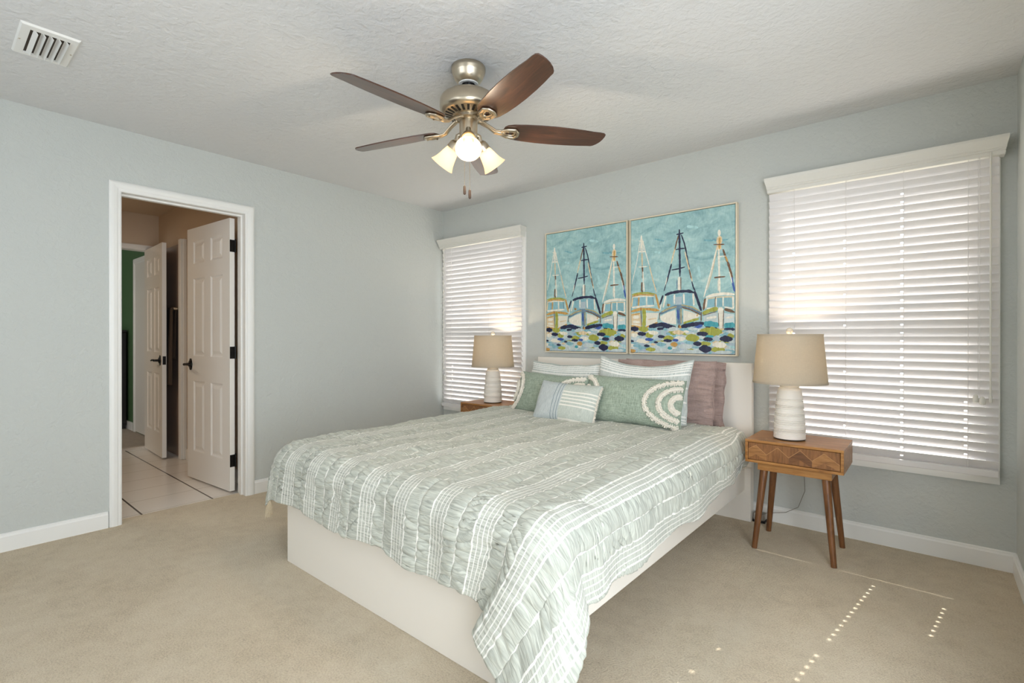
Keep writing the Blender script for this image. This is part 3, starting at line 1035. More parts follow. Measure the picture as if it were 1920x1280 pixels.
# ------------------------------------------------------------------ pillows
def pillow(name, label, w, h, t, loc, lean, yaw, roll, mat, cat='pillow', cx=0.05, cz=0.07, wr=0.004, seed=1, nx=84, nz=64, uvm=True, group=None, power=0.42, sag=0.0):
    """soft cushion, local x across, z up, front face towards -y; returns the root and a function giving points on the front face"""
    root = thing(name, label, cat, loc, group)
    root.rotation_euler = (lean, roll, yaw)
    def shape(U, V, side):
        xx = U * w / 2 * (1 - cx * (1 - V ** 2)) 
        zz = V * h / 2 * (1 - cz * (1 - U ** 2))
        xx = xx + min(wr, 0.009) * 0.9 * noise2(V * 3.7 + seed * 1.3, U * 0 + seed, seed + 21) * np.abs(U) ** 5
        zz = zz + min(wr, 0.009) * 0.8 * noise2(U * 4.1 + seed * 0.7, V * 0 + seed, seed + 33) * np.abs(V) ** 5
        zz = zz - sag * (1 - U ** 2) * (V + 1) / 2 * h
        th = t / 2 * (np.clip((1 - np.abs(U) ** 2.4) * (1 - np.abs(V) ** 2.4), 0, 1)) ** power
        wn_ = wr * (noise2(U * 3.2 + seed, V * 2.2, seed) + 0.6 * noise2(U * 7 + 1, V * 5, seed + 7)) + wr * 0.5 * noise2(U * 3 + V * 2, V * 14, seed + 3) * (np.abs(U) ** 2)
        th = np.maximum(th + wn_ * np.clip(th / (t * 0.15), 0, 1), 0)
        th = th * (1 + 0.10 * (-V))
        return xx, side * th, zz
    vs, fs, uvs = [], [], []
    us = np.sin(np.linspace(-1, 1, nx) * math.pi / 2) * 0.35 + np.linspace(-1, 1, nx) * 0.65
    ws = np.sin(np.linspace(-1, 1, nz) * math.pi / 2) * 0.35 + np.linspace(-1, 1, nz) * 0.65
    U, V = np.meshgrid(us, ws)
    idx = {}
    for side in (-1, 1):
        X, Y, Z = shape(U, V, side)
        for j in range(nz):
            for i in range(nx):
                border = i in (0, nx - 1) or j in (0, nz - 1)
                key = (i, j, 0 if border else side)
                if key not in idx:
                    idx[key] = len(vs)
                    vs.append((X[j, i], 0.0 if border else Y[j, i], Z[j, i]))
                    uvs.append(((U[j, i] + 1) / 2, (V[j, i] + 1) / 2) if not uvm else (X[j, i] + w / 2, Z[j, i] + h / 2))
        for j in range(nz - 1):
            for i in range(nx - 1):
                def g(a, c):
                    bd = a in (0, nx - 1) or c in (0, nz - 1)
                    return idx[(a, c, 0 if bd else side)]
                f = (g(i, j), g(i + 1, j), g(i + 1, j + 1), g(i, j + 1))
                fs.append(f if side < 0 else f[::-1])
    me = bpy.data.meshes.new('cover')
    me.from_pydata(vs, [], fs)
    uvl = me.uv_layers.new(name='UVMap')
    lv = [l.vertex_index for l in me.loops]
    uvl.data.foreach_set('uv', np.array(uvs, np.float32)[lv].ravel())
    me.materials.append(mat)
    me.polygons.foreach_set('use_smooth', [True] * len(fs))
    me.update()
    o = bpy.data.objects.new('cover', me)
    COL.objects.link(o); o.parent = root
    def front(U, V, lift=0.0):
        X, Y, Z = shape(np.array([U], float), np.array([V], float), -1)
        return Vector((float(X[0]), float(Y[0]) - lift, float(Z[0])))
    # piped seam
    b = MB()
    pts = []
    for (u0, v0), (u1, v1) in zip([(-1, -1), (1, -1), (1, 1), (-1, 1)], [(1, -1), (1, 1), (-1, 1), (-1, -1)]):
        for k in range(14):
            f = k / 14
            X, Y, Z = shape(np.array([u0 + (u1 - u0) * f]), np.array([v0 + (v1 - v0) * f]), 0)
            pts.append((float(X[0]), 0, float(Z[0])))
    b.tube(pts, 0.003, 6, closed=True)
    b.build('seam', mat, root, smooth=True, world=False)
    return root, front

GP = 'pillows piled against the headboard'
RX = math.radians
pillow('pillow', 'rearmost mauve pillow flat against the white headboard', 0.70, 0.44, 0.12, (2.475, -0.145, 0.778), RX(-6), 0, RX(1), M['mauve'], wr=0.018, seed=31, group=GP, cx=0.03, cz=0.05)
pillow('pillow', 'wrinkled mauve pillow right behind the striped sham', 0.69, 0.45, 0.15, (2.448, -0.240, 0.782), RX(-10), 0, RX(-0.5), M['mauve'], wr=0.022, seed=12, group=GP, cx=0.03, cz=0.05)
pillow('pillow_sham', 'taller striped sham in front of the mauve pillows', 0.655, 0.455, 0.17, (2.352, -0.375, 0.795), RX(-14), RX(2), RX(1.2), M['sham'], wr=0.006, seed=5, uvm=False, group=GP, cx=0.05, cz=0.06, sag=0.10)
pillow('pillow_sham', 'striped sham slumped lower at the left of the headboard', 0.66, 0.42, 0.16, (1.712, -0.345, 0.765), RX(-14), RX(-2), RX(0.5), M['sham'], wr=0.006, seed=8, uvm=False, group=GP, cx=0.04, cz=0.05, sag=0.04)

def tuft_arc(root, front, w, h, rx, rz, end, cz_=0.0, rad=0.0155, a0=-88, a1=88):
    """fluffy tufted yarn arc round the middle of one short end (end = +1 right / -1 left)"""
    b = MB()
    pts, N_ = [], 46
    rg = random.Random(int(rx * 1e4) + end)
    base = []
    for k in range(N_):
        a = math.radians(a0 + (a1 - a0) * k / (N_ - 1))
        U = end * (1.0 - rx * math.cos(a) / (w / 2))
        V = cz_ + rz * math.sin(a) / (h / 2)
        U = max(-0.985, min(0.985, U)); V = max(-0.97, min(0.97, V))
        base.append(front(U, V, 0.004))
    b.tube(base, [rad * (0.75 + 0.25 * rg.random()) for _ in base], 10, flat=0.55)
    for k in range(520):
        f = rg.random() * (N_ - 1.001)
        i = int(f)
        p = base[i].lerp(base[i + 1], f - i)
        d = (base[i + 1] - base[i]).normalized()
        out = Vector((0, -1, 0))
        s = d.cross(out).normalized()
        ang = rg.uniform(-1.45, 1.45)
        dr = (out * math.cos(ang) + s * math.sin(ang) + d * rg.uniform(-0.4, 0.4)).normalized()
        q0 = p + s * math.sin(ang) * rad * 0.7 + out * math.cos(ang) * rad * 0.35
        b.tube([q0, q0 + dr * 0.004, q0 + dr * rg.uniform(0.006, 0.010) + Vector((0, 0, -0.003))], [0.0032, 0.0030, 0.0012], 5)
    b.build('tufted_arc', M['tuft'], root, smooth=True, world=False)

def lumbar(label, loc, lean, yaw, roll, seed):
    w, h = 0.66, 0.31
    root, fr = pillow('lumbar_pillow', label, w, h, 0.15, loc, lean, yaw, roll, M['green_slub'], wr=0.004, seed=seed, group='green tufted lumbar pillows', cx=0.03, cz=0.04)
    for rx, rz in ((0.052, 0.052), (0.125, 0.098), (0.212, 0.140)):
        tuft_arc(root, fr, w, h, rx, rz, 1, -0.02)
    for rx, rz in ((0.045, 0.07), (0.105, 0.138)):
        tuft_arc(root, fr, w, h, rx, rz, -1, 0.0)
    return root
lumbar('green lumbar pillow with white tufted arcs leaning on the taller sham', (2.365, -0.525, 0.748), RX(-20), RX(3), RX(1.0), 17)
lumbar('green lumbar pillow with white tufted arcs partly behind the little blue pillow', (1.705, -0.515, 0.738), RX(-20), RX(-7), RX(1.0), 23)
sp_, fr_ = pillow('throw_pillow', 'small pale blue pillow with embroidered stripes in front of the others', 0.465, 0.285, 0.13, (1.958, -0.665, 0.715), RX(-26), RX(2), RX(2.0), M['small_pillow'], wr=0.003, seed=41, uvm=False, cx=0.02, cz=0.06)
b = MB()
rg = random.Random(3)
for k in range(120):
    V = -0.94 + 1.88 * k / 119
    p = fr_(0.995, V, 0.0)
    dv = Vector((1, rg.uniform(-0.7, 0.7), rg.uniform(-0.6, 0.3))).normalized()
    b.tube([p, p + dv * 0.008, p + dv * 0.016 + Vector((0, 0, -0.004))], [0.0018, 0.0018, 0.0008], 5)
b.build('fringe', M['tuft'], sp_, smooth=True, world=False, label='short white fringe')

# ------------------------------------------------------------------ nightstands
def nightstand(label, x0, y0, group):
    """x0,y0 = left front corner of the box"""
    w, dp = 0.458, 0.350
    z0, z1 = 0.471, 0.595
    x1, y1 = x0 + w, y0 + dp
    r = thing('nightstand', label, 'nightstand', (x0 + w / 2, y0 + dp / 2, 0), group)
    th = 0.014
    b = MB()
    b.box(x0, x1, y0, y1, z1 - th, z1); b.box(x0, x1, y0, y1, z0, z0 + th)
    b.box(x0, x0 + th, y0, y1, z0 + th, z1 - th); b.box(x1 - th, x1, y0, y1, z0 + th, z1 - th); b.box(x0 + th, x1 - th, y1 - th, y1, z0 + th, z1 - th)
    b.build('cabinet_box', M['acacia'], r, bevel=0.002)
    # drawer with a chevron inlay on its front
    a0, a1, c0, c1 = x0 + th + 0.002, x1 - th - 0.002, z0 + th + 0.002, z1 - th - 0.002
    b = MB()
    b.box(a0, a1, y0 + 0.004, y0 + 0.020, c0, c1)
    b.box(a0 + 0.01, a1 - 0.01, y0 + 0.02, y1 - 0.03, c0 + 0.004, c0 + 0.010)
    d = b.build('drawer', M['inlay'][1], r, bevel=0.001, seg=1)
    hz = c1 - c0
    n = 4
    pw = (a1 - a0) / n
    apex = [(a0 + pw * 0.36 + i * pw * 1.0) for i in range(n)]
    yb, yt = y0 + 0.004, y0 + 0.0028
    zt, zb = c1 - 0.012, c0 + 0.034
    k = 0
    lows = [a0] + [(apex[i] + apex[i + 1]) / 2 for i in range(n - 1)] + [a1]
    for i in range(n):
        ax = apex[i]
        L, Rr = lows[i], lows[i + 1]
        zl = zb if i else c0 + 0.055
        zr = zb if i < n - 1 else c0 + 0.030
        m = k % 3
        bb_ = MB().prism([(ax, zt), (L, zl), (L, max(c0, zl - 0.05)), (ax, max(c0 + 0.0, zt - 0.05))], 'y', yb, yt)
        bb_.prism([(L, max(c0, zl - 0.05)), (ax, max(c0, zt - 0.05)), (ax, c0), (L, c0)] if False else [(ax, zt), (Rr, zr), (Rr, c0), (ax, max(c0, zt - 0.05))], 'y', yb, yt - 0.0003)
        bb_.build('inlay_chevron', M['inlay'][m], d)
        ln = MB()
        for (p, q) in (((L, zl), (ax, zt)), ((ax, zt), (Rr, zr))):
            dx, dz = q[0] - p[0], q[1] - p[1]
            ll = math.hypot(dx, dz)
            ox, oz = -dz / ll * 0.0012, dx / ll * 0.0012
            ln.prism([(p[0] - ox, p[1] - oz), (q[0] - ox, q[1] - oz), (q[0] + ox, q[1] + oz), (p[0] + ox, p[1] + oz)], 'y', yb, yt - 0.0012)
        ln.build('inlay_line', M['inlay_line'], d)
        k += 1
    # apron below the box
    MB().box(x0 + 0.055, x1 - 0.055, y0 + 0.035, y1 - 0.035, 0.427, z0).build('apron', M['acacia'], r, bevel=0.002)
    for sx in (0, 1):
        for sy in (0, 1):
            tx = x0 + 0.083 if sx == 0 else x1 - 0.083
            ty = y0 + 0.060 if sy == 0 else y1 - 0.060
            fx = x0 + 0.044 if sx == 0 else x1 - 0.043
            fy = y0 + 0.014 if sy == 0 else y1 - 0.022
            b = MB().tube([(tx, ty, 0.430), (fx, fy, 0.0)], [0.0205, 0.0135], 24)
            b.build('leg', M['acacia_leg'], r, smooth=True)
    return r
ns = nightstand('acacia nightstand with chevron drawer standing right of the bed under the wide lamp', 3.044, -0.520, 'matching nightstands')
nl = copy_tree(ns)
nl.location = (0.700 + 0.229, -0.432 + 0.175, 0)
nl['label'] = 'acacia nightstand left of the bed, mostly hidden by the comforter'

# ------------------------------------------------------------------ table lamps
def table_lamp(label, x, y, z, group):
    r = thing('table_lamp', label, 'lamp', (x, y, z), group)
    m = Matrix.Translation((x, y, z))
    MB().lathe([(0.074, 0.0), (0.076, 0.004), (0.076, 0.008)], 48, m).build('base_felt', M['darkgap'], r, smooth=True)
    prof = []
    H_ = 0.286
    for i in range(221):
        t = i / 220
        zz = 0.008 + t * (H_ - 0.008)
        rr = 0.0785 - 0.004 * t - 0.0185 * t ** 2.2 
        rr -= 0.010 * max(0, (t - 0.93) / 0.07) ** 2
        if 0.06 < t < 0.78:
            ph = (t * 24 + 0.7 * math.sin(t * 40)) % 1.0
            rr -= 0.0038 * (1 if ph < 0.34 else 0) + 0.0007 * math.sin(t * 300)
        prof.append((rr, zz))
    MB().lathe(prof, 64, m).build('ceramic_body', M['ceramic'], r, smooth=True, angle=60)
    MB().lathe([(0.046, H_), (0.048, H_ + 0.006), (0.046, H_ + 0.013), (0.012, H_ + 0.014), (0.012, H_ + 0.05)], 40, m).build('neck', M['cream'], r, smooth=True)
    # bulb socket, harp and bulb
    MB().lathe([(0.016, H_ + 0.05), (0.018, H_ + 0.055), (0.018, H_ + 0.095), (0.014, H_ + 0.10)], 24, m).build('socket', M['nickel'], r, smooth=True)
    MB().lathe([(0.012, H_ + 0.10), (0.016, H_ + 0.115), (0.028, H_ + 0.15), (0.030, H_ + 0.165), (0.024, H_ + 0.188), (0.010, H_ + 0.198)], 24, m).build('bulb', M['bulb'], r, smooth=True, label='lit bulb')
    hp = MB()
    for s in (-1, 1):
        hp.tube([(x + s * 0.016, y, z + H_ + 0.045), (x + s * 0.045, y, z + H_ + 0.10), (x + s * 0.048, y, z + H_ + 0.17), (x + s * 0.03, y, z + 0.545), (x, y, z + 0.562)], 0.0022, 8)
    hp.build('harp', M['nickel'], r, smooth=True)
    zs0, zs1 = 0.310, 0.570
    b = MB()
    out = [(0.183 + (0.160 - 0.183) * t, zs0 + (zs1 - zs0) * t) for t in np.linspace(0, 1, 14)]
    inn = [(rr - 0.002, zz) for rr, zz in out][::-1]
    b.lathe(out + inn + [out[0]], 72, m, False, False)
    b.build('lamp_shade', M['linen'], r, smooth=True)
    for zz, rr in ((zs0, 0.183), (zs1, 0.160)):
        MB().lathe([(rr + 0.0012, zz - 0.002), (rr + 0.0015, zz + 0.008), (rr - 0.0035, zz + 0.008), (rr - 0.0035, zz - 0.002), (rr + 0.0012, zz - 0.002)], 72, m, False, False).build('shade_trim', M['linen'], r, smooth=True)
    b = MB()
    for k in range(3):
        a = k * 2 * math.pi / 3 + 0.3
        b.cyl((x, y, z + 0.562), (x + 0.159 * math.cos(a), y + 0.159 * math.sin(a), z + 0.566), 0.0018, n=8)
    b.build('spider', M['nickel'], r)
    MB().lathe([(0.006, 0.560), (0.006, 0.575), (0.011, 0.580), (0.0165, 0.590), (0.0175, 0.598), (0.0145, 0.608), (0.006, 0.613)], 28, m).build('finial', M['cream'], r, smooth=True)
    return r
LRP = (3.232, -0.365, 0.595)
LLP = (0.931, -0.268, 0.595)
lr = table_lamp('ribbed white lamp with linen shade on the right-hand nightstand', *LRP, 'matching table lamps')
ll = copy_tree(lr)
ll.location = LLP
ll['label'] = 'ribbed white lamp with linen shade in front of the narrower left blind'
for nm, p in (('lamp_bulb_right', LRP), ('lamp_bulb_left', LLP)):
    light(nm, 'POINT', (p[0], p[1], p[2] + 0.475), 6.5, (1.0, 0.78, 0.54), shadow_soft_size=0.03)
# cord of the right lamp hanging behind the nightstand
b = MB()
b.tube([(3.25, -0.165, 0.600), (3.255, -0.145, 0.585), (3.26, -0.13, 0.45), (3.262, -0.10, 0.25), (3.22, -0.06, 0.135), (3.15, -0.05, 0.085), (3.08, -0.06, 0.07), (3.02, -0.065, 0.055)], 0.0018, 8)
b.build('cord', M['cord'], lr, smooth=True, label='thin grey lamp cord')
ad = MB().box(2.975, 3.04, -0.085, -0.03, 0.012, 0.055).build('power_adapter', M['adapter'], None, bevel=0.006)
MB().box(2.972, 3.043, -0.088, -0.027, 0.0, 0.012).build('rubber_base', M['black_plastic'], ad)
tag(ad, 'small grey plug adapter on the carpet beside the headboard', 'adapter')

# ------------------------------------------------------------------ blinds
def blind(label, x0, x1, group, wand, pull, holes, vx0, vx1):
    r = thing('window_blind', label, 'blind', ((x0 + x1) / 2, -0.05, 0.47), group)
    # crown-moulded valance with returned ends
    prof = [(0, 2.046), (-0.072, 2.046), (-0.074, 2.052), (-0.074, 2.064), (-0.079, 2.068), (-0.079, 2.074), (-0.083, 2.078), (-0.083, 2.084), (-0.086, 2.092), (-0.093, 2.106), (-0.098, 2.116), (-0.100, 2.122), (-0.100, 2.134), (0, 2.134)]
    b = MB()
    npf = len(prof)
    rings = []
    for xe, s_ in ((vx0 + 0.012, -1), (vx1 - 0.012, 1)):
        rings.append([(xe + s_ * max(0.0, (-y - 0.072)) * 0.45, y, z) for y, z in prof])
    b.add(rings[0] + rings[1], [(i, (i + 1) % npf, npf + (i + 1) % npf, npf + i) for i in range(npf)] + [tuple(range(npf))[::-1], tuple(range(npf, 2 * npf))])
    b.build('valance', M['valance'], r)
    MB().box(x0 + 0.002, x1 - 0.002, -0.066, -0.012, 2.052, 2.100).build('head_rail', M['slat'], r)
    # slats: closed with the room-side edge up; small cord slots at the ladders
    wd, th, tilt = 0.050, 0.0028, math.radians(61.5)
    pitch = 0.0440
    zc0 = 0.5215
    yc = -0.046
    n = int((2.040 - zc0) / pitch) + 1
    lad = [x0 + 0.138 + i * (x1 - x0 - 0.265) / 3 for i in range(4)]
    lad = holes['x'] if 'x' in holes else lad
    b = MB()
    ca, sa = math.cos(tilt), math.sin(tilt)
    K = 5
    def piece(xa, xb, w0, w1, zc):
        """strip of the slat between widths w0..w1 (-1 outer/lower .. +1 inner/upper)"""
        vs = []
        for xx in (xa, xb):
            for sgn in (-1, 1):
                for k in range(K):
                    q = w0 + (w1 - w0) * k / (K - 1)
                    bow = 0.0024 * (1 - q * q)
                    p, h = q * wd / 2, bow + sgn * th / 2
                    vs.append((xx, yc - p * ca - h * sa, zc + p * sa - h * ca))
        fs = []
        o = 2 * K
        for k in range(K - 1):
            fs.append((k, k + 1, o + k + 1, o + k))
            fs.append((K + k + 1, K + k, o + K + k, o + K + k + 1))
        fs += [(0, o, o + K, K), (K - 1, 2 * K - 1, o + 2 * K - 1, o + K - 1)]
        fs += [tuple(range(K)) [::-1] + tuple(range(K, 2 * K)), tuple(range(o, o + K)) + tuple(range(o + K, o + 2 * K))[::-1]]
        b.add(vs, fs)
    for i in range(n):
        zc = zc0 + i * pitch
        cuts = []
        for li, xl in enumerate(lad):
            if holes['open'](li, i):
                cuts.append(xl)
        last = x0
        for xl in cuts:
            piece(last, xl - 0.0065, -1, 1, zc)
            piece(xl - 0.0065, xl + 0.0065, -1, -0.20, zc)
            piece(xl - 0.0065, xl + 0.0065, 0.20, 1, zc)
            last = xl + 0.0065
        piece(last, x1, -1, 1, zc)
    b.build('slats', M['slat'], r)
    MB().box(x0, x1, -0.068, -0.020, 0.466, 0.500).build('bottom_rail', M['slat'], r, bevel=0.004)
    for xl in lad:
        c = MB()
        c.cyl((xl + 0.008, -0.0715, 0.50), (xl + 0.008, -0.0715, 2.06), 0.0011, n=6)
        c.cyl((xl + 0.008, -0.0195, 0.50), (xl + 0.008, -0.0195, 2.06), 0.0011, n=6)
        c.build('ladder_cord', M['slat'], r)
    # tilt wand
    xw, zw = wand
    c = MB()
    c.cyl((xw, -0.086, zw), (xw, -0.084, 2.06), 0.0042, n=10)
    c.lathe([(0.0042, zw), (0.006, zw + 0.004), (0.006, zw + 0.03), (0.0042, zw + 0.036)], 12, Matrix.Translation((xw, -0.086, 0)))
    c.build('tilt_wand', M['clear'], r, smooth=True)
    # pull cords and tassel
    xp, zp = pull
    for s in (-1, 1):
        c = MB().cyl((xp + s * 0.003, -0.086, zp), (xp + s * 0.003, -0.084, 2.05), 0.0011, n=6)
        o = c.build('pull_cord', M['slat'], r)
        MB().lathe([(0.004, 0.018), (0.009, 0.012), (0.0125, -0.010), (0.0115, -0.020), (0.004, -0.024)], 16, Matrix.Translation((xp + s * 0.012, -0.088 - 0.006 * (s + 1), zp - 0.004 * s))).build('cord_tassel', M['clear'], o, smooth=True)
    return r
hr = random.Random(11)
hol_r = {(li, i): (li == 2 and i != 23 and i < 33) or (li == 3 and 1 <= i <= 7) or (li in (0, 1) and hr.random() < 0.12) for li in range(4) for i in range(40)}
blind('wide white blind behind the right-hand lamp', 3.058, 4.086, 'white slatted blinds', (4.054, 0.835), (4.012, 0.850),
      {'x': [3.193, 3.452, 3.710, 3.965], 'open': lambda li, i: hol_r[(li, i)]}, 3.040, 4.118)
blind('white blind in the corner beside the left wall', 0.050, 1.076, 'white slatted blinds', (0.100, 0.835), (0.125, 0.765),
      {'x': [0.190, 0.441, 0.695, 0.954], 'open': lambda li, i: li == 0 and 4 < i < 9}, 0.012, 1.098)

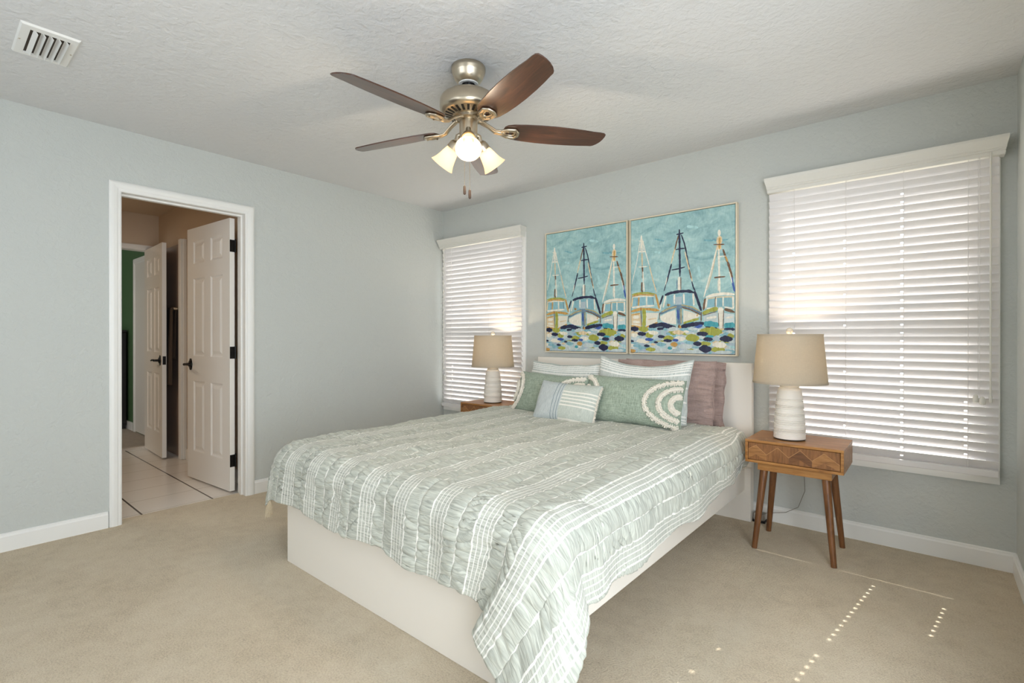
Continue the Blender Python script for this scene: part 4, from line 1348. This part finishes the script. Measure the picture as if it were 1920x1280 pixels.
# ------------------------------------------------------------------ wall art
PAINT = """S,12,796,222 842,238
A,12,720,221 782,230 925,237
A,10,256,168 354,193
H,18,568,111 670,131
H,15,256,260 326,276
H,15,670,391 689,469
W,5,119,145 75,328 26,482
W,6,134,156 170,263 207,358
C,8,207,358 242,463 278,556
W,12,124,129 128,197 131,260
W,5,122,176 112,243
W,5,136,177 150,246
C,10,131,260 134,353
B,12,134,353 139,416 136,447
W,9,141,395 144,478
B,13,131,472 127,529 136,548
W,13,146,478 153,541
W,8,97,168 153,177
W,9,90,247 170,251
W,8,97,360 185,361
L,0,46,590 83,587 83,647 35,649
L,0,112,582 163,580 163,644 108,645
L,0,192,583 242,585 249,644 192,642
G,12,23,560 98,551 185,553 264,566
O,12,26,571 112,562 257,574
O,15,268,564 288,618 306,671
C,12,34,577 20,652
O,12,100,575 95,645
W,9,178,578 179,645
W,9,38,579 156,576 254,582
W,14,26,655 142,650 257,648
S,6,242,585 251,642
S,5,83,587 80,646
C,0,17,701 112,695 127,799 20,787
W,0,171,698 299,701 282,772 174,799
W,23,38,729 105,726
W,18,35,761 112,765
O,20,17,685 112,669 207,672 306,685
O,8,20,711 112,701
B,6,120,655 124,716 127,799
G,28,150,667 156,727 150,804
O,13,17,791 68,798 127,806
O,12,164,805 228,790 292,768
W,8,23,777 112,788
C,10,192,748 278,739
L,0,382,586 503,571 620,576 622,661 379,653
K,0,463,594 522,592 522,646 463,649
C,9,473,219 442,295 420,358
B,10,494,162 473,209 457,262
N,12,425,359 398,432 371,500
W,6,382,451 357,540
N,6,371,500 351,550
N,10,516,164 544,225 568,306
N,12,565,305 578,365 589,409
C,9,550,285 581,385 617,494
B,8,589,409 607,474
N,9,613,494 626,533 645,563
N,14,498,125 501,281 504,453
N,9,469,158 502,157 538,153
N,9,463,264 502,260 551,261
N,9,425,403 489,399 552,390
W,18,496,456 495,507 497,551
S,6,477,476 476,540
B,6,512,458 513,547
O,15,379,649 412,648
B,8,389,636 395,660
W,12,371,572 357,620 343,665
W,10,453,576 453,645
W,12,539,573 542,646
W,13,625,576 632,659
K,6,443,583 441,643
N,20,361,577 422,563 503,557 581,558 635,571
N,13,343,577 327,609 311,644
W,8,327,639 311,684
N,17,637,561 665,622 698,697
W,0,313,728 382,701 463,683 470,787 368,776 323,755
W,0,536,687 620,705 691,730 645,751 536,779
S,23,313,708 382,683 489,654
E,12,327,696 395,674 483,660
S,23,503,655 594,675 696,718
B,8,516,667 607,689 696,726
E,10,516,651 620,670 689,701
O,10,670,718 645,741
W,20,354,741 456,753
W,23,549,725 658,735
B,6,310,699 304,755
B,8,698,704 696,768
S,38,495,650 500,734 505,788
U,13,483,684 490,753
E,10,513,675 516,783
G,18,536,779 607,763 677,750
T,8,555,784 632,770
U,20,327,776 389,786
N,31,203,799 327,785 395,797 479,820
N,20,285,816 382,811
N,28,516,803 620,788 671,785 728,782
U,18,620,818 708,795
B,15,497,788 490,832
O,13,505,793 511,827
W,9,836,276 806,363 782,437 751,520 720,606
C,5,830,308 788,456 751,558
W,17,852,165 853,207
C,33,855,207 852,254 848,300
O,13,856,217 854,292
W,12,848,291 852,441 857,580
W,6,842,497 845,572
B,12,884,296 904,347 925,390
O,10,904,342 925,386
B,15,923,381 943,438 962,494
U,13,956,485 967,531 981,580
W,6,937,447 960,522
B,8,803,259 896,265
W,6,836,343 907,343
B,10,809,480 854,478 904,478
L,0,757,622 812,618 812,676 751,680
L,0,830,618 878,615 878,671 830,675
L,0,896,613 958,616 960,680 896,672
B,17,733,615 725,652 717,692
W,19,738,607 806,594 890,589 981,598
C,8,745,619 842,609 977,613
W,12,748,613 735,683
B,6,821,608 818,674
W,8,828,611 826,674
W,9,885,608 885,672
W,12,967,610 969,690
W,9,745,683 842,677
W,10,896,677 974,690
F,0,714,736 770,718 836,710 845,780 728,781
F,0,892,716 977,727 978,788 896,786
W,15,745,748 830,740
W,13,908,749 966,743
G,26,708,717 770,697 842,684
B,17,896,691 937,701 981,714
B,5,708,730 830,705
T,36,721,788 782,785 848,797
T,38,896,805 937,798 981,797
N,15,884,824 937,821 981,824
N,10,733,805 843,818
W,33,864,678 866,722 869,765
W,22,868,751 868,788 868,821
B,5,890,695 884,816
B,4,846,713 850,806
H,-7,228,833 255,833 279,834 305,834
L,-13,-18,912 21,910 54,913 92,911
L,-13,201,909 237,907 268,909 303,908
F,-13,241,979 278,977 309,979 345,978
L,-14,779,851 798,850 814,852 832,851
L,-12,926,955 939,954 950,955 964,954
F,-9,664,902 682,901 698,902 716,901
F,-6,887,950 918,949 944,950 974,949
L,-11,271,937 308,936 340,938 376,937
H,-8,410,918 435,917 457,919 481,918
F,-12,270,953 285,952 298,954 313,953
G,-8,265,908 298,907 327,908 359,908
W,-10,652,830 680,829 704,831 731,830
F,-11,180,891 203,890 223,892 246,891
F,-9,856,837 884,836 908,838 936,837
F,-8,577,961 598,960 616,961 637,960
F,-15,468,824 483,823 496,826 511,825
L,-9,298,932 312,931 324,933 338,932
H,-14,904,943 936,942 962,944 993,943
F,-10,673,832 690,831 705,833 722,832
F,-6,129,882 153,881 173,882 197,881
C,-15,10,844 48,842 81,845 119,844
W,-8,564,891 587,890 607,891 630,891
F,-15,35,823 67,822 94,825 126,824
F,-15,603,909 622,907 638,910 656,908
C,-12,86,908 130,906 166,908 209,907
G,-7,193,850 219,850 241,851 266,850
H,-11,403,859 438,858 468,860 503,859
W,-13,7,859 37,858 63,860 93,859
L,-14,428,861 443,860 455,862 470,861
H,-12,538,983 575,981 607,983 644,981
F,-7,834,935 857,934 877,935 900,934
F,-12,208,967 231,966 251,968 274,967
H,-12,770,923 794,922 815,924 840,923
H,-7,652,863 688,862 718,863 753,863
L,-10,931,973 947,971 960,973 976,972
L,-7,600,945 629,944 654,945 683,944
F,-10,156,926 184,925 207,927 235,926
W,-6,369,952 407,951 439,952 476,951
C,-10,830,839 859,838 885,840 914,839
W,-12,227,824 245,823 261,826 279,825
C,-11,789,910 812,909 831,911 854,910
F,-11,19,819 37,818 52,821 70,820
F,-13,255,950 278,948 299,950 322,949
L,-7,502,819 537,819 566,820 599,820
C,-10,516,881 554,880 587,882 624,881
H,-7,748,958 762,957 775,958 789,957
F,-10,589,965 627,963 659,965 696,963
L,-8,678,892 711,891 740,892 773,891
H,-11,311,960 328,958 342,960 359,959
F,-11,379,844 397,843 411,845 429,844
F,-6,324,909 357,908 385,909 417,909
G,-12,294,910 329,908 359,910 394,909
H,-9,505,905 540,904 569,905 603,904
L,-7,759,979 771,978 781,979 793,978
G,-11,857,907 886,906 912,908 941,907
G,-10,887,901 913,900 935,902 960,901
L,-9,107,950 149,949 186,950 227,949
L,-8,416,919 450,918 480,920 513,919
F,-12,851,880 881,879 907,881 937,880
L,-8,830,833 864,832 892,834 925,833
L,-12,625,872 659,871 688,873 722,872
F,-13,504,944 538,942 566,944 599,943
F,-12,889,846 924,845 953,847 986,846
F,-10,949,833 965,833 978,834 993,834
C,-9,836,856 867,855 894,857 925,856
F,-11,892,885 909,884 924,886 941,885
F,-12,219,879 242,878 261,880 284,879
H,-15,942,962 965,961 984,963 1007,962
F,-8,326,891 340,890 352,892 365,891
F,-10,519,933 553,932 582,934 615,933
F,-15,399,821 414,820 427,823 442,822
F,-14,925,966 955,964 980,966 1009,965
L,-14,716,898 751,896 780,899 814,898
W,-7,766,844 780,843 791,844 805,844
F,-11,17,884 52,883 82,885 116,884
F,-13,919,862 936,861 950,863 967,863
F,-7,211,980 228,980 243,981 260,980
L,-13,932,867 960,866 983,868 1010,867
F,-11,632,975 662,974 688,975 717,974
F,-10,687,937 703,936 717,938 733,937
F,-8,223,867 239,866 252,868 268,867
H,-9,836,861 860,860 881,862 905,861
F,-6,398,845 422,845 443,846 467,846
C,-8,851,823 866,823 879,824 894,824
W,-6,823,952 841,951 855,952 872,951
G,-12,852,905 887,904 917,906 951,905
H,-8,883,969 903,968 919,969 938,969
G,-14,517,849 546,848 570,850 599,849
H,-7,295,927 325,926 350,927 380,927
C,-9,612,861 641,860 666,861 694,861
L,-7,845,920 876,919 902,920 932,920
F,-12,221,870 253,869 281,871 313,870
L,-8,577,905 613,905 643,906 679,905
F,-7,12,906 48,905 78,907 113,906
F,-12,644,874 679,873 709,875 743,874
F,-7,87,987 126,986 159,987 197,986
F,-15,201,863 240,861 273,864 311,863
W,-14,-9,938 16,937 38,939 63,938
L,-12,712,952 745,950 773,952 806,951
G,-13,379,846 418,845 451,847 490,846
F,-8,834,868 852,867 868,869 886,868
W,-14,701,872 713,870 724,873 737,872
C,-15,873,864 906,863 934,866 966,865
C,-8,879,886 905,885 927,886 953,886
L,-12,499,822 528,822 552,824 580,823
L,-15,641,919 656,918 668,920 683,919
W,-8,136,831 177,830 211,832 252,831
C,-9,222,927 239,926 254,927 271,927
F,-11,464,984 480,983 493,984 509,983
L,-11,86,955 109,954 129,956 152,955
F,-15,639,968 668,966 692,968 720,967
C,-8,850,939 879,938 904,940 933,939
L,-13,191,821 223,820 250,822 281,822
F,-8,756,956 772,955 786,956 802,955
L,-14,893,971 926,970 955,972 987,970
L,-11,650,862 679,861 704,863 732,862
H,-11,814,948 837,947 856,948 879,947
F,-7,535,878 558,878 578,879 601,878
L,-8,885,849 901,849 916,850 932,850
F,-10,556,850 586,849 612,851 641,851
W,-9,538,836 556,836 571,837 588,837
F,-9,942,855 956,854 968,855 982,855
F,-7,672,871 696,871 717,872 741,872
H,-15,313,940 331,938 346,940 364,939
F,-7,606,876 630,876 650,877 673,876
F,-8,-3,954 33,953 64,954 99,953
F,-10,309,919 347,917 379,919 416,918
F,-8,912,904 942,903 968,905 999,904
L,-10,345,819 359,819 371,820 385,820
F,-12,784,842 799,841 812,843 827,842
F,-8,219,944 251,943 278,944 309,943
F,-11,333,932 365,931 391,932 422,931
F,-8,357,918 371,917 384,919 398,918
G,-7,561,960 586,959 607,960 631,959
F,-12,857,915 872,914 884,916 899,915
L,-7,571,827 606,826 635,828 670,827
F,-8,907,945 922,944 935,945 949,944
L,-10,622,867 639,866 654,868 672,867
F,-9,260,935 298,934 331,935 368,934
F,-14,407,817 436,816 461,819 490,818
L,-10,371,850 386,850 399,851 415,851
L,-13,855,866 889,864 918,867 951,866
F,-6,172,976 214,974 250,975 291,974
F,-7,-24,865 7,865 33,866 63,866
F,-11,510,874 539,873 564,875 592,874
F,-15,553,933 569,931 583,934 599,932
F,-9,858,974 877,973 894,974 913,973
F,-12,267,917 296,916 322,918 351,917
F,-11,580,819 612,818 639,820 670,820
G,-30,683,838 753,836 811,841 878,839
G,-25,558,881 601,879 638,883 681,881
G,-18,343,882 380,880 411,883 447,882
G,-19,164,861 194,859 220,863 250,861
G,-16,683,920 718,918 748,921 782,919
O,-16,416,926 440,925 460,927 483,926
G,-14,171,964 206,962 236,965 271,963
G,-19,782,959 825,957 861,959 902,958
G,-15,920,867 940,866 957,869 978,868
O,-12,-6,977 20,975 42,977 67,976
G,-20,99,817 134,815 164,819 198,818
W,-15,201,844 235,842 264,845 297,844
W,-15,76,903 117,901 152,904 193,902
W,-14,4,861 33,859 58,862 87,861
W,-20,794,927 837,925 872,928 914,926
W,-19,452,886 488,885 518,888 553,886
F,-18,490,941 536,939 575,941 620,940
F,-16,299,965 348,963 389,965 436,963
F,-15,503,975 567,973 621,975 683,973
F,-11,819,976 869,974 911,975 960,973
C,-15,436,842 474,841 505,843 542,842
U,-12,164,892 194,891 220,893 250,892
U,-10,433,896 454,895 472,897 492,896
L,-14,279,927 313,926 341,928 374,927
L,-12,38,939 70,938 96,940 127,939
L,-12,550,913 581,911 607,913 638,912
T,-11,387,954 403,952 416,954 431,953
T,-10,733,870 759,869 781,871 806,870
N,-19,8,813 40,812 67,815 98,814
N,-14,86,850 117,849 143,852 174,851
N,-12,293,871 317,870 337,872 360,872
N,-12,348,900 376,898 401,901 429,899
N,-8,252,912 267,911 280,913 295,912
N,-15,658,853 693,851 723,854 758,853
N,-14,716,889 745,888 770,890 799,889
N,-20,857,887 895,885 928,888 965,887
N,-15,626,920 653,919 676,921 702,920
N,-25,678,954 717,952 749,956 787,953
N,-10,153,938 174,937 191,939 211,938
N,-8,13,905 25,904 36,905 49,905
N,-10,950,824 961,823 971,825 982,824"""
PC = {'S': (96, 122, 142), 'A': (112, 164, 174), 'H': (164, 202, 202), 'D': (66, 118, 134), 'W': (226, 220, 204), 'C': (214, 192, 154), 'O': (190, 146, 76), 'G': (158, 160, 66), 'B': (104, 76, 52),
      'N': (24, 30, 62), 'L': (128, 172, 182), 'K': (176, 190, 196), 'E': (170, 160, 120), 'U': (52, 84, 156), 'T': (62, 150, 160), 'F': (192, 202, 200)}
def wall_art(label, x0, group):
    w, z0, z1 = 0.762, 1.032, 2.035
    x1 = x0 + w
    yf = -0.045
    r = thing('wall_art', label, 'painting', (x0 + w / 2, 0, z0), group)
    f = 0.009
    b = MB()
    b.box(x0, x1, yf, -0.004, z0, z0 + f); b.box(x0, x1, yf, -0.004, z1 - f, z1); b.box(x0, x0 + f, yf, -0.004, z0 + f, z1 - f); b.box(x1 - f, x1, yf, -0.004, z0 + f, z1 - f)
    b.build('picture_frame', M['frame'], r, bevel=0.0012, seg=1)
    MB().box(x0 + f, x1 - f, -0.020, -0.006, z0 + f, z1 - f).build('backing', M['darkgap'], r)
    g = 0.0035
    cx0, cx1, cz0, cz1 = x0 + f + g, x1 - f - g, z0 + f + g, z1 - f - g
    # canvas with brush strokes, each stroke a slightly raised ridge of paint
    rg = random.Random(5)
    vs, fs, cols = [], [], []
    def quad(pts, col, alpha=1.0):
        o = len(vs); vs.extend(pts); fs.append(tuple(range(o, o + len(pts)))); cols.append((*col, alpha))
    yc = -0.041
    box = MB().box(cx0, cx1, yc, -0.020, cz0, cz1)
    for fc in box.f:
        quad([box.v[i] for i in fc], (0.8, 0.8, 0.78), 0.0)
    P = lambda a, c, y: (min(cx1, max(cx0, x0 + a / 1000 * w)), y, min(cz1, max(cz0, z1 - c / 1000 * (z1 - z0))))
    # pale grey water behind the dabs
    y = yc - 0.00012
    for k in range(46):
        a0 = k / 46 * 1000; a1 = (k + 1) / 46 * 1000
        top = 812 + 6 * math.sin(k * 1.3)
        quad([P(a0, 1000, y), P(a1, 1000, y), P(a1, top, y), P(a0, top, y)], srgb(*(v + rg.randint(-6, 6) for v in (168, 186, 194)))[:3])
    for si, line in enumerate(PAINT.strip().split('\n')):
        parts = line.split(',', 2)
        c, wd_ = parts[0], int(parts[1])
        pts = [tuple(int(q) for q in p.split(',')) for p in parts[2].split(' ')]
        y = yc - 0.00020 - si * 0.000006
        base = PC[c]
        j = lambda s=7: srgb(*(max(0, min(255, v + d)) for v, d in zip(base, (rg.randint(-s, s),) * 3)))[:3]
        if wd_ == 0:
            quad([P(a, q, y) for a, q in pts][::-1], j())
            continue
        aw = abs(wd_)
        # resample
        seg = []
        for (a, q), (a2, q2) in zip(pts, pts[1:]):
            m = max(3, int(math.hypot((a2 - a) * 0.76, q2 - q) / 11))
            for i in range(m):
                t = i / m
                seg.append((a + (a2 - a) * t, q + (q2 - q) * t))
        seg.append(pts[-1])
        N_ = len(seg)
        L, Rr = [], []
        for i, (a, q) in enumerate(seg):
            p0 = seg[max(0, i - 1)]; p1 = seg[min(N_ - 1, i + 1)]
            dx, dz = (p1[0] - p0[0]) * 0.762, p1[1] - p0[1]
            ll_ = math.hypot(dx, dz) or 1
            t = i / (N_ - 1)
            if wd_ < 0:
                k = math.sqrt(max(0.06, 1 - (2 * t - 1) ** 2)) * aw
            else:
                k = aw / 2 * min(1, 0.55 + 4 * t, 0.45 + 5 * (1 - t)) 
            k *= rg.uniform(0.82, 1.16)
            nx_, nz_ = -dz / ll_ * k / 0.762, dx / ll_ * k
            L.append((a + nx_, q + nz_)); Rr.append((a - nx_, q - nz_))
        for i in range(N_ - 1):
            quad([P(*L[i], y), P(*L[i + 1], y), P(*Rr[i + 1], y), P(*Rr[i], y)], j(9))
    me = bpy.data.meshes.new('canvas')
    me.from_pydata([(a - r.location.x, c - r.location.y, d - r.location.z) for a, c, d in vs], [], fs)
    at = me.color_attributes.new('paint', 'FLOAT_COLOR', 'CORNER')
    data = []
    for f_, c in zip(fs, cols):
        data.extend(list(c) * len(f_))
    at.data.foreach_set('color', data)
    me.materials.append(M['canvas'])
    me.update()
    o = bpy.data.objects.new('canvas', me)
    COL.objects.link(o); o.parent = r
    return r
wa = wall_art('framed sailboat painting hung nearer the right-hand blind', 2.104, 'pair of sailboat paintings')
wb = copy_tree(wa)
wb.location.x -= 2.104 - 1.3255
wb['label'] = 'framed sailboat painting hung nearer the left-hand blind'

# ------------------------------------------------------------------ ceiling vent
vx0, vx1, vy0, vy1 = 0.694, 1.010, -3.196, -3.006
vt = thing('ceiling_vent', 'white louvred air vent in the ceiling near the doorway wall', 'vent', ((vx0 + vx1) / 2, (vy0 + vy1) / 2, H))
ox0, ox1, oy0, oy1 = 0.723, 0.969, -3.162, -3.036
b = MB()
def bev_frame(b, a0, a1, c0, c1, i0, i1, k0, k1, zlo, zhi):
    vs = []
    for (x0, x1, y0, y1, z) in ((a0, a1, c0, c1, zhi), (a0 + 0.006, a1 - 0.006, c0 + 0.006, c1 - 0.006, zlo), (i0, i1, k0, k1, zlo), (i0, i1, k0, k1, zhi)):
        vs += [(x0, y0, z), (x1, y0, z), (x1, y1, z), (x0, y1, z)]
    fs = []
    for r_ in range(3):
        for k in range(4):
            m = (k + 1) % 4
            fs.append((r_ * 4 + k, r_ * 4 + 4 + k, r_ * 4 + 4 + m, r_ * 4 + m))
    b.add(vs, fs)
bev_frame(b, vx0, vx1, vy0, vy1, ox0, ox1, oy0, oy1, H - 0.008, H)
b.build('vent_frame', M['trim'], vt)
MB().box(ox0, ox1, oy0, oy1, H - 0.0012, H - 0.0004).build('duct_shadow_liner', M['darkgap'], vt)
for k in range(5):
    yy = oy0 + 0.016 + k * 0.0245
    b = MB()
    pts = []
    for q in range(6):
        a = q / 5
        pts.append((yy - 0.006 + 0.013 * a, H - 0.003 - 0.017 * a ** 1.5))
    b.prism(pts + [(p[0] + 0.0012, p[1] + 0.0012) for p in pts[::-1]], 'x', ox0 + 0.002, ox1 - 0.002)
    b.build('louvre', M['trim'], vt)
for yy in (vy0 + 0.012, vy1 - 0.012):
    MB().lathe([(0.0035, 0), (0.003, -0.002)], 12, Matrix.Translation(((vx0 + vx1) / 2, yy, H - 0.008))).build('screw', M['nickel'], vt)

# ------------------------------------------------------------------ ceiling fan
FX, FY = 2.144, -1.775
fan = thing('ceiling_fan', 'brushed nickel ceiling fan with five walnut blades and lit glass shades', 'ceiling fan', (FX, FY, H))
m = Matrix.Translation((FX, FY, 0))
MB().lathe([(0.078, H), (0.081, H - 0.004), (0.081, H - 0.020), (0.077, H - 0.026), (0.077, H - 0.032), (0.074, H - 0.036), (0.069, H - 0.052), (0.060, H - 0.066), (0.051, H - 0.075), (0.047, H - 0.079)], 56, m, True, False).build('canopy', M['nickel'], fan, smooth=True)
MB().lathe([(0.047, H - 0.079), (0.046, H - 0.084), (0.033, H - 0.084), (0.030, H - 0.076)], 40, m, False, True).build('canopy_ring', M['trim'], fan, smooth=True)
MB().lathe([(0.029, H - 0.074), (0.029, H - 0.086), (0.022, H - 0.099), (0.013, H - 0.102)], 32, m).build('hanger_ball', M['black'], fan, smooth=True)
MB().lathe([(0.0125, H - 0.10), (0.0125, 2.300)], 24, m).build('downrod', M['nickel'], fan, smooth=True)
MB().lathe([(0.018, 2.318), (0.030, 2.314), (0.085, 2.309), (0.112, 2.303), (0.128, 2.292), (0.135, 2.276), (0.136, 2.245), (0.134, 2.232), (0.126, 2.222), (0.118, 2.217)], 64, m, True, False).build('motor_housing', M['nickel'], fan, smooth=True)
vent_ring = MB().lathe([(0.118, 2.217), (0.066, 2.204), (0.050, 2.203), (0.050, 2.21)], 64, m, False, True).build('vent_ring', M['nickel'], fan, smooth=True)
for k in range(24):
    a = 2 * math.pi * k / 24
    mm = m @ Matrix.Rotation(a, 4, 'Z') @ Matrix.Translation((0.093, 0, 2.2102)) @ Matrix.Rotation(math.radians(-14), 4, 'Y')
    MB().xbox(mm, 0.036, 0.011, 0.0022).build('cooling_slot', M['nickel_dark'], vent_ring)
MB().lathe([(0.062, 2.206), (0.062, 2.190), (0.052, 2.186), (0.040, 2.184), (0.040, 2.176)], 48, m).build('flywheel', M['nickel'], fan, smooth=True)
MB().lathe([(0.030, 2.190), (0.042, 2.186), (0.043, 2.180), (0.043, 2.120), (0.040, 2.108), (0.030, 2.100), (0.018, 2.096), (0.014, 2.085), (0.006, 2.080)], 48, m).build('switch_housing', M['nickel'], fan, smooth=True)

# one blade with its iron, then four copies
ZB = 2.150
def blade_parts(az):
    PT = math.radians(13)
    out_cw, out_ccw = [], []
    half = [(0.168, 0.018), (0.172, 0.034), (0.185, 0.047), (0.215, 0.056), (0.27, 0.063), (0.34, 0.0675), (0.42, 0.0685), (0.50, 0.066), (0.57, 0.061), (0.615, 0.056)]
    tip = [(0.668, -0.052), (0.678, -0.044), (0.679, -0.028), (0.676, -0.006), (0.669, 0.016), (0.657, 0.036), (0.643, 0.050), (0.632, 0.055)]
    outline = [(r_, -w_) for r_, w_ in half] + [(0.648, -0.055)] + tip + [(r_, w_) for r_, w_ in half[::-1]]
    R_ = m @ Matrix.Translation((0, 0, ZB)) @ Matrix.Rotation(az, 4, 'Z') @ Matrix.Rotation(-PT, 4, 'X')
    b = MB().prism(outline, 'z', -0.003, 0.003)
    b.v = [tuple(p) for p in b.v]
    return b, R_
def build_blade(az):
    b, R_ = blade_parts(az)
    loc = m @ Matrix.Translation((0, 0, ZB)) @ Matrix.Rotation(az, 4, 'Z')
    # blade mesh in its own frame so the grain runs along it
    o = b.build('blade', M['walnut'], None, world=False, bevel=0.0015, seg=2)
    o.parent = fan
    o.matrix_local = Matrix.Translation(-fan.location) @ R_
    ir = MB()
    # curved arm from the flywheel down and out to the blade
    ir.tube([(0.050, 0, 0.042), (0.075, 0, 0.036), (0.10, 0, 0.016), (0.125, 0, -0.006), (0.150, 0, -0.012), (0.170, 0, -0.010)], [0.013, 0.011, 0.0095, 0.0095, 0.011, 0.012], 14, flat=0.7)
    ir.tube([(0.060, 0.012, 0.040), (0.095, 0.010, 0.020), (0.13, 0.012, -0.006), (0.165, 0.016, -0.010)], 0.005, 10)
    ir.tube([(0.060, -0.012, 0.040), (0.095, -0.010, 0.020), (0.13, -0.012, -0.006), (0.165, -0.016, -0.010)], 0.005, 10)
    ring = [(0.160, -0.013), (0.185, -0.027), (0.222, -0.030), (0.238, -0.012), (0.238, 0.012), (0.222, 0.030), (0.185, 0.027), (0.160, 0.013)]
    dense = []
    for i in range(len(ring)):
        a, c = ring[i], ring[(i + 1) % len(ring)]
        for t in (0, 0.33, 0.66):
            dense.append((a[0] + (c[0] - a[0]) * t, a[1] + (c[1] - a[1]) * t, -0.0095))
    ir.tube(dense, 0.0085, 12, closed=True, flat=0.85)
    inner = [(0.200 + (x - 0.200) * 0.62, y * 0.55, -0.007) for x, y, z in dense]
    ir.tube(inner, 0.0055, 10, closed=True)
    io = ir.build('blade_iron', M['nickel'], None, world=False, smooth=True)
    io.parent = o
    io.matrix_local = Matrix.Identity(4)
    for px_, py_ in ((0.190, 0.022), (0.190, -0.022), (0.232, 0)):
        s = MB().lathe([(0.004, -0.017), (0.0045, -0.0195), (0.002, -0.021)], 12, Matrix.Translation((px_, py_, 0))).build('screw', M['nickel'], None, world=False)
        s.parent = o
        s.matrix_local = Matrix.Identity(4)
for k in range(5):
    build_blade(math.radians(-20 + 72 * k))

# three bell shades on short arms
for k, azd in enumerate((-45, 75, 195)):
    az = math.radians(azd)
    rad = Vector((math.cos(az), math.sin(az), 0))
    axis = (rad * math.cos(math.radians(47)) + Vector((0, 0, -math.sin(math.radians(47))))).normalized()
    hub = Vector((FX, FY, 2.128)) + rad * 0.036
    neck = Vector((FX, FY, 2.086)) + rad * 0.066
    arm = MB().tube([hub, hub + rad * 0.022 + Vector((0, 0, -0.004)), neck], [0.012, 0.012, 0.015], 14)
    arm.build('lamp_arm', M['nickel'], fan, smooth=True)
    q = axis.to_track_quat('Z', 'Y').to_matrix().to_4x4()
    mm = Matrix.Translation(neck) @ q
    MB().lathe([(0.012, -0.012), (0.024, -0.008), (0.030, 0.0), (0.032, 0.012), (0.0335, 0.030), (0.030, 0.030)], 32, mm).build('fitter', M['nickel'], fan, smooth=True)
    prof = [(0.026, 0.020), (0.0285, 0.028), (0.0325, 0.040), (0.037, 0.058), (0.0415, 0.078), (0.0475, 0.098), (0.0550, 0.114), (0.0605, 0.123)]
    inn = [(r_ - 0.003, z_ + 0.0005) for r_, z_ in prof][::-1]
    sh_ = MB().lathe(prof + inn, 48, mm, False, False).build('glass_shade', M['frosted'], fan, smooth=True, label='lit frosted glass bell shade')
    MB().lathe([(0.012, 0.022), (0.013, 0.040), (0.018, 0.056), (0.0195, 0.068), (0.016, 0.082), (0.006, 0.089)], 24, mm).build('bulb', M['bulb'], sh_, smooth=True)
    lp = mm @ Vector((0, 0, 0.128))
    light('fan_bulb_%d' % (k + 1), 'POINT', lp, 5.5, (1.0, 0.84, 0.64), shadow_soft_size=0.016)
# pull chains
for dx, zl in ((-0.004, 1.832), (0.006, 1.812)):
    px_ = Vector((FX + dx * 2, FY + dx * 1.5 - 0.012, 0))
    c = MB().cyl((px_.x, px_.y, 2.085), (px_.x, px_.y, zl + 0.04), 0.0011, n=6).build('pull_chain', M['nickel'], fan)
    MB().lathe([(0.002, 0.044), (0.006, 0.040), (0.0068, 0.020), (0.0062, 0.004), (0.003, 0.0)], 14, Matrix.Translation((px_.x, px_.y, zl))).build('chain_fob', M['fob'], c, smooth=True)
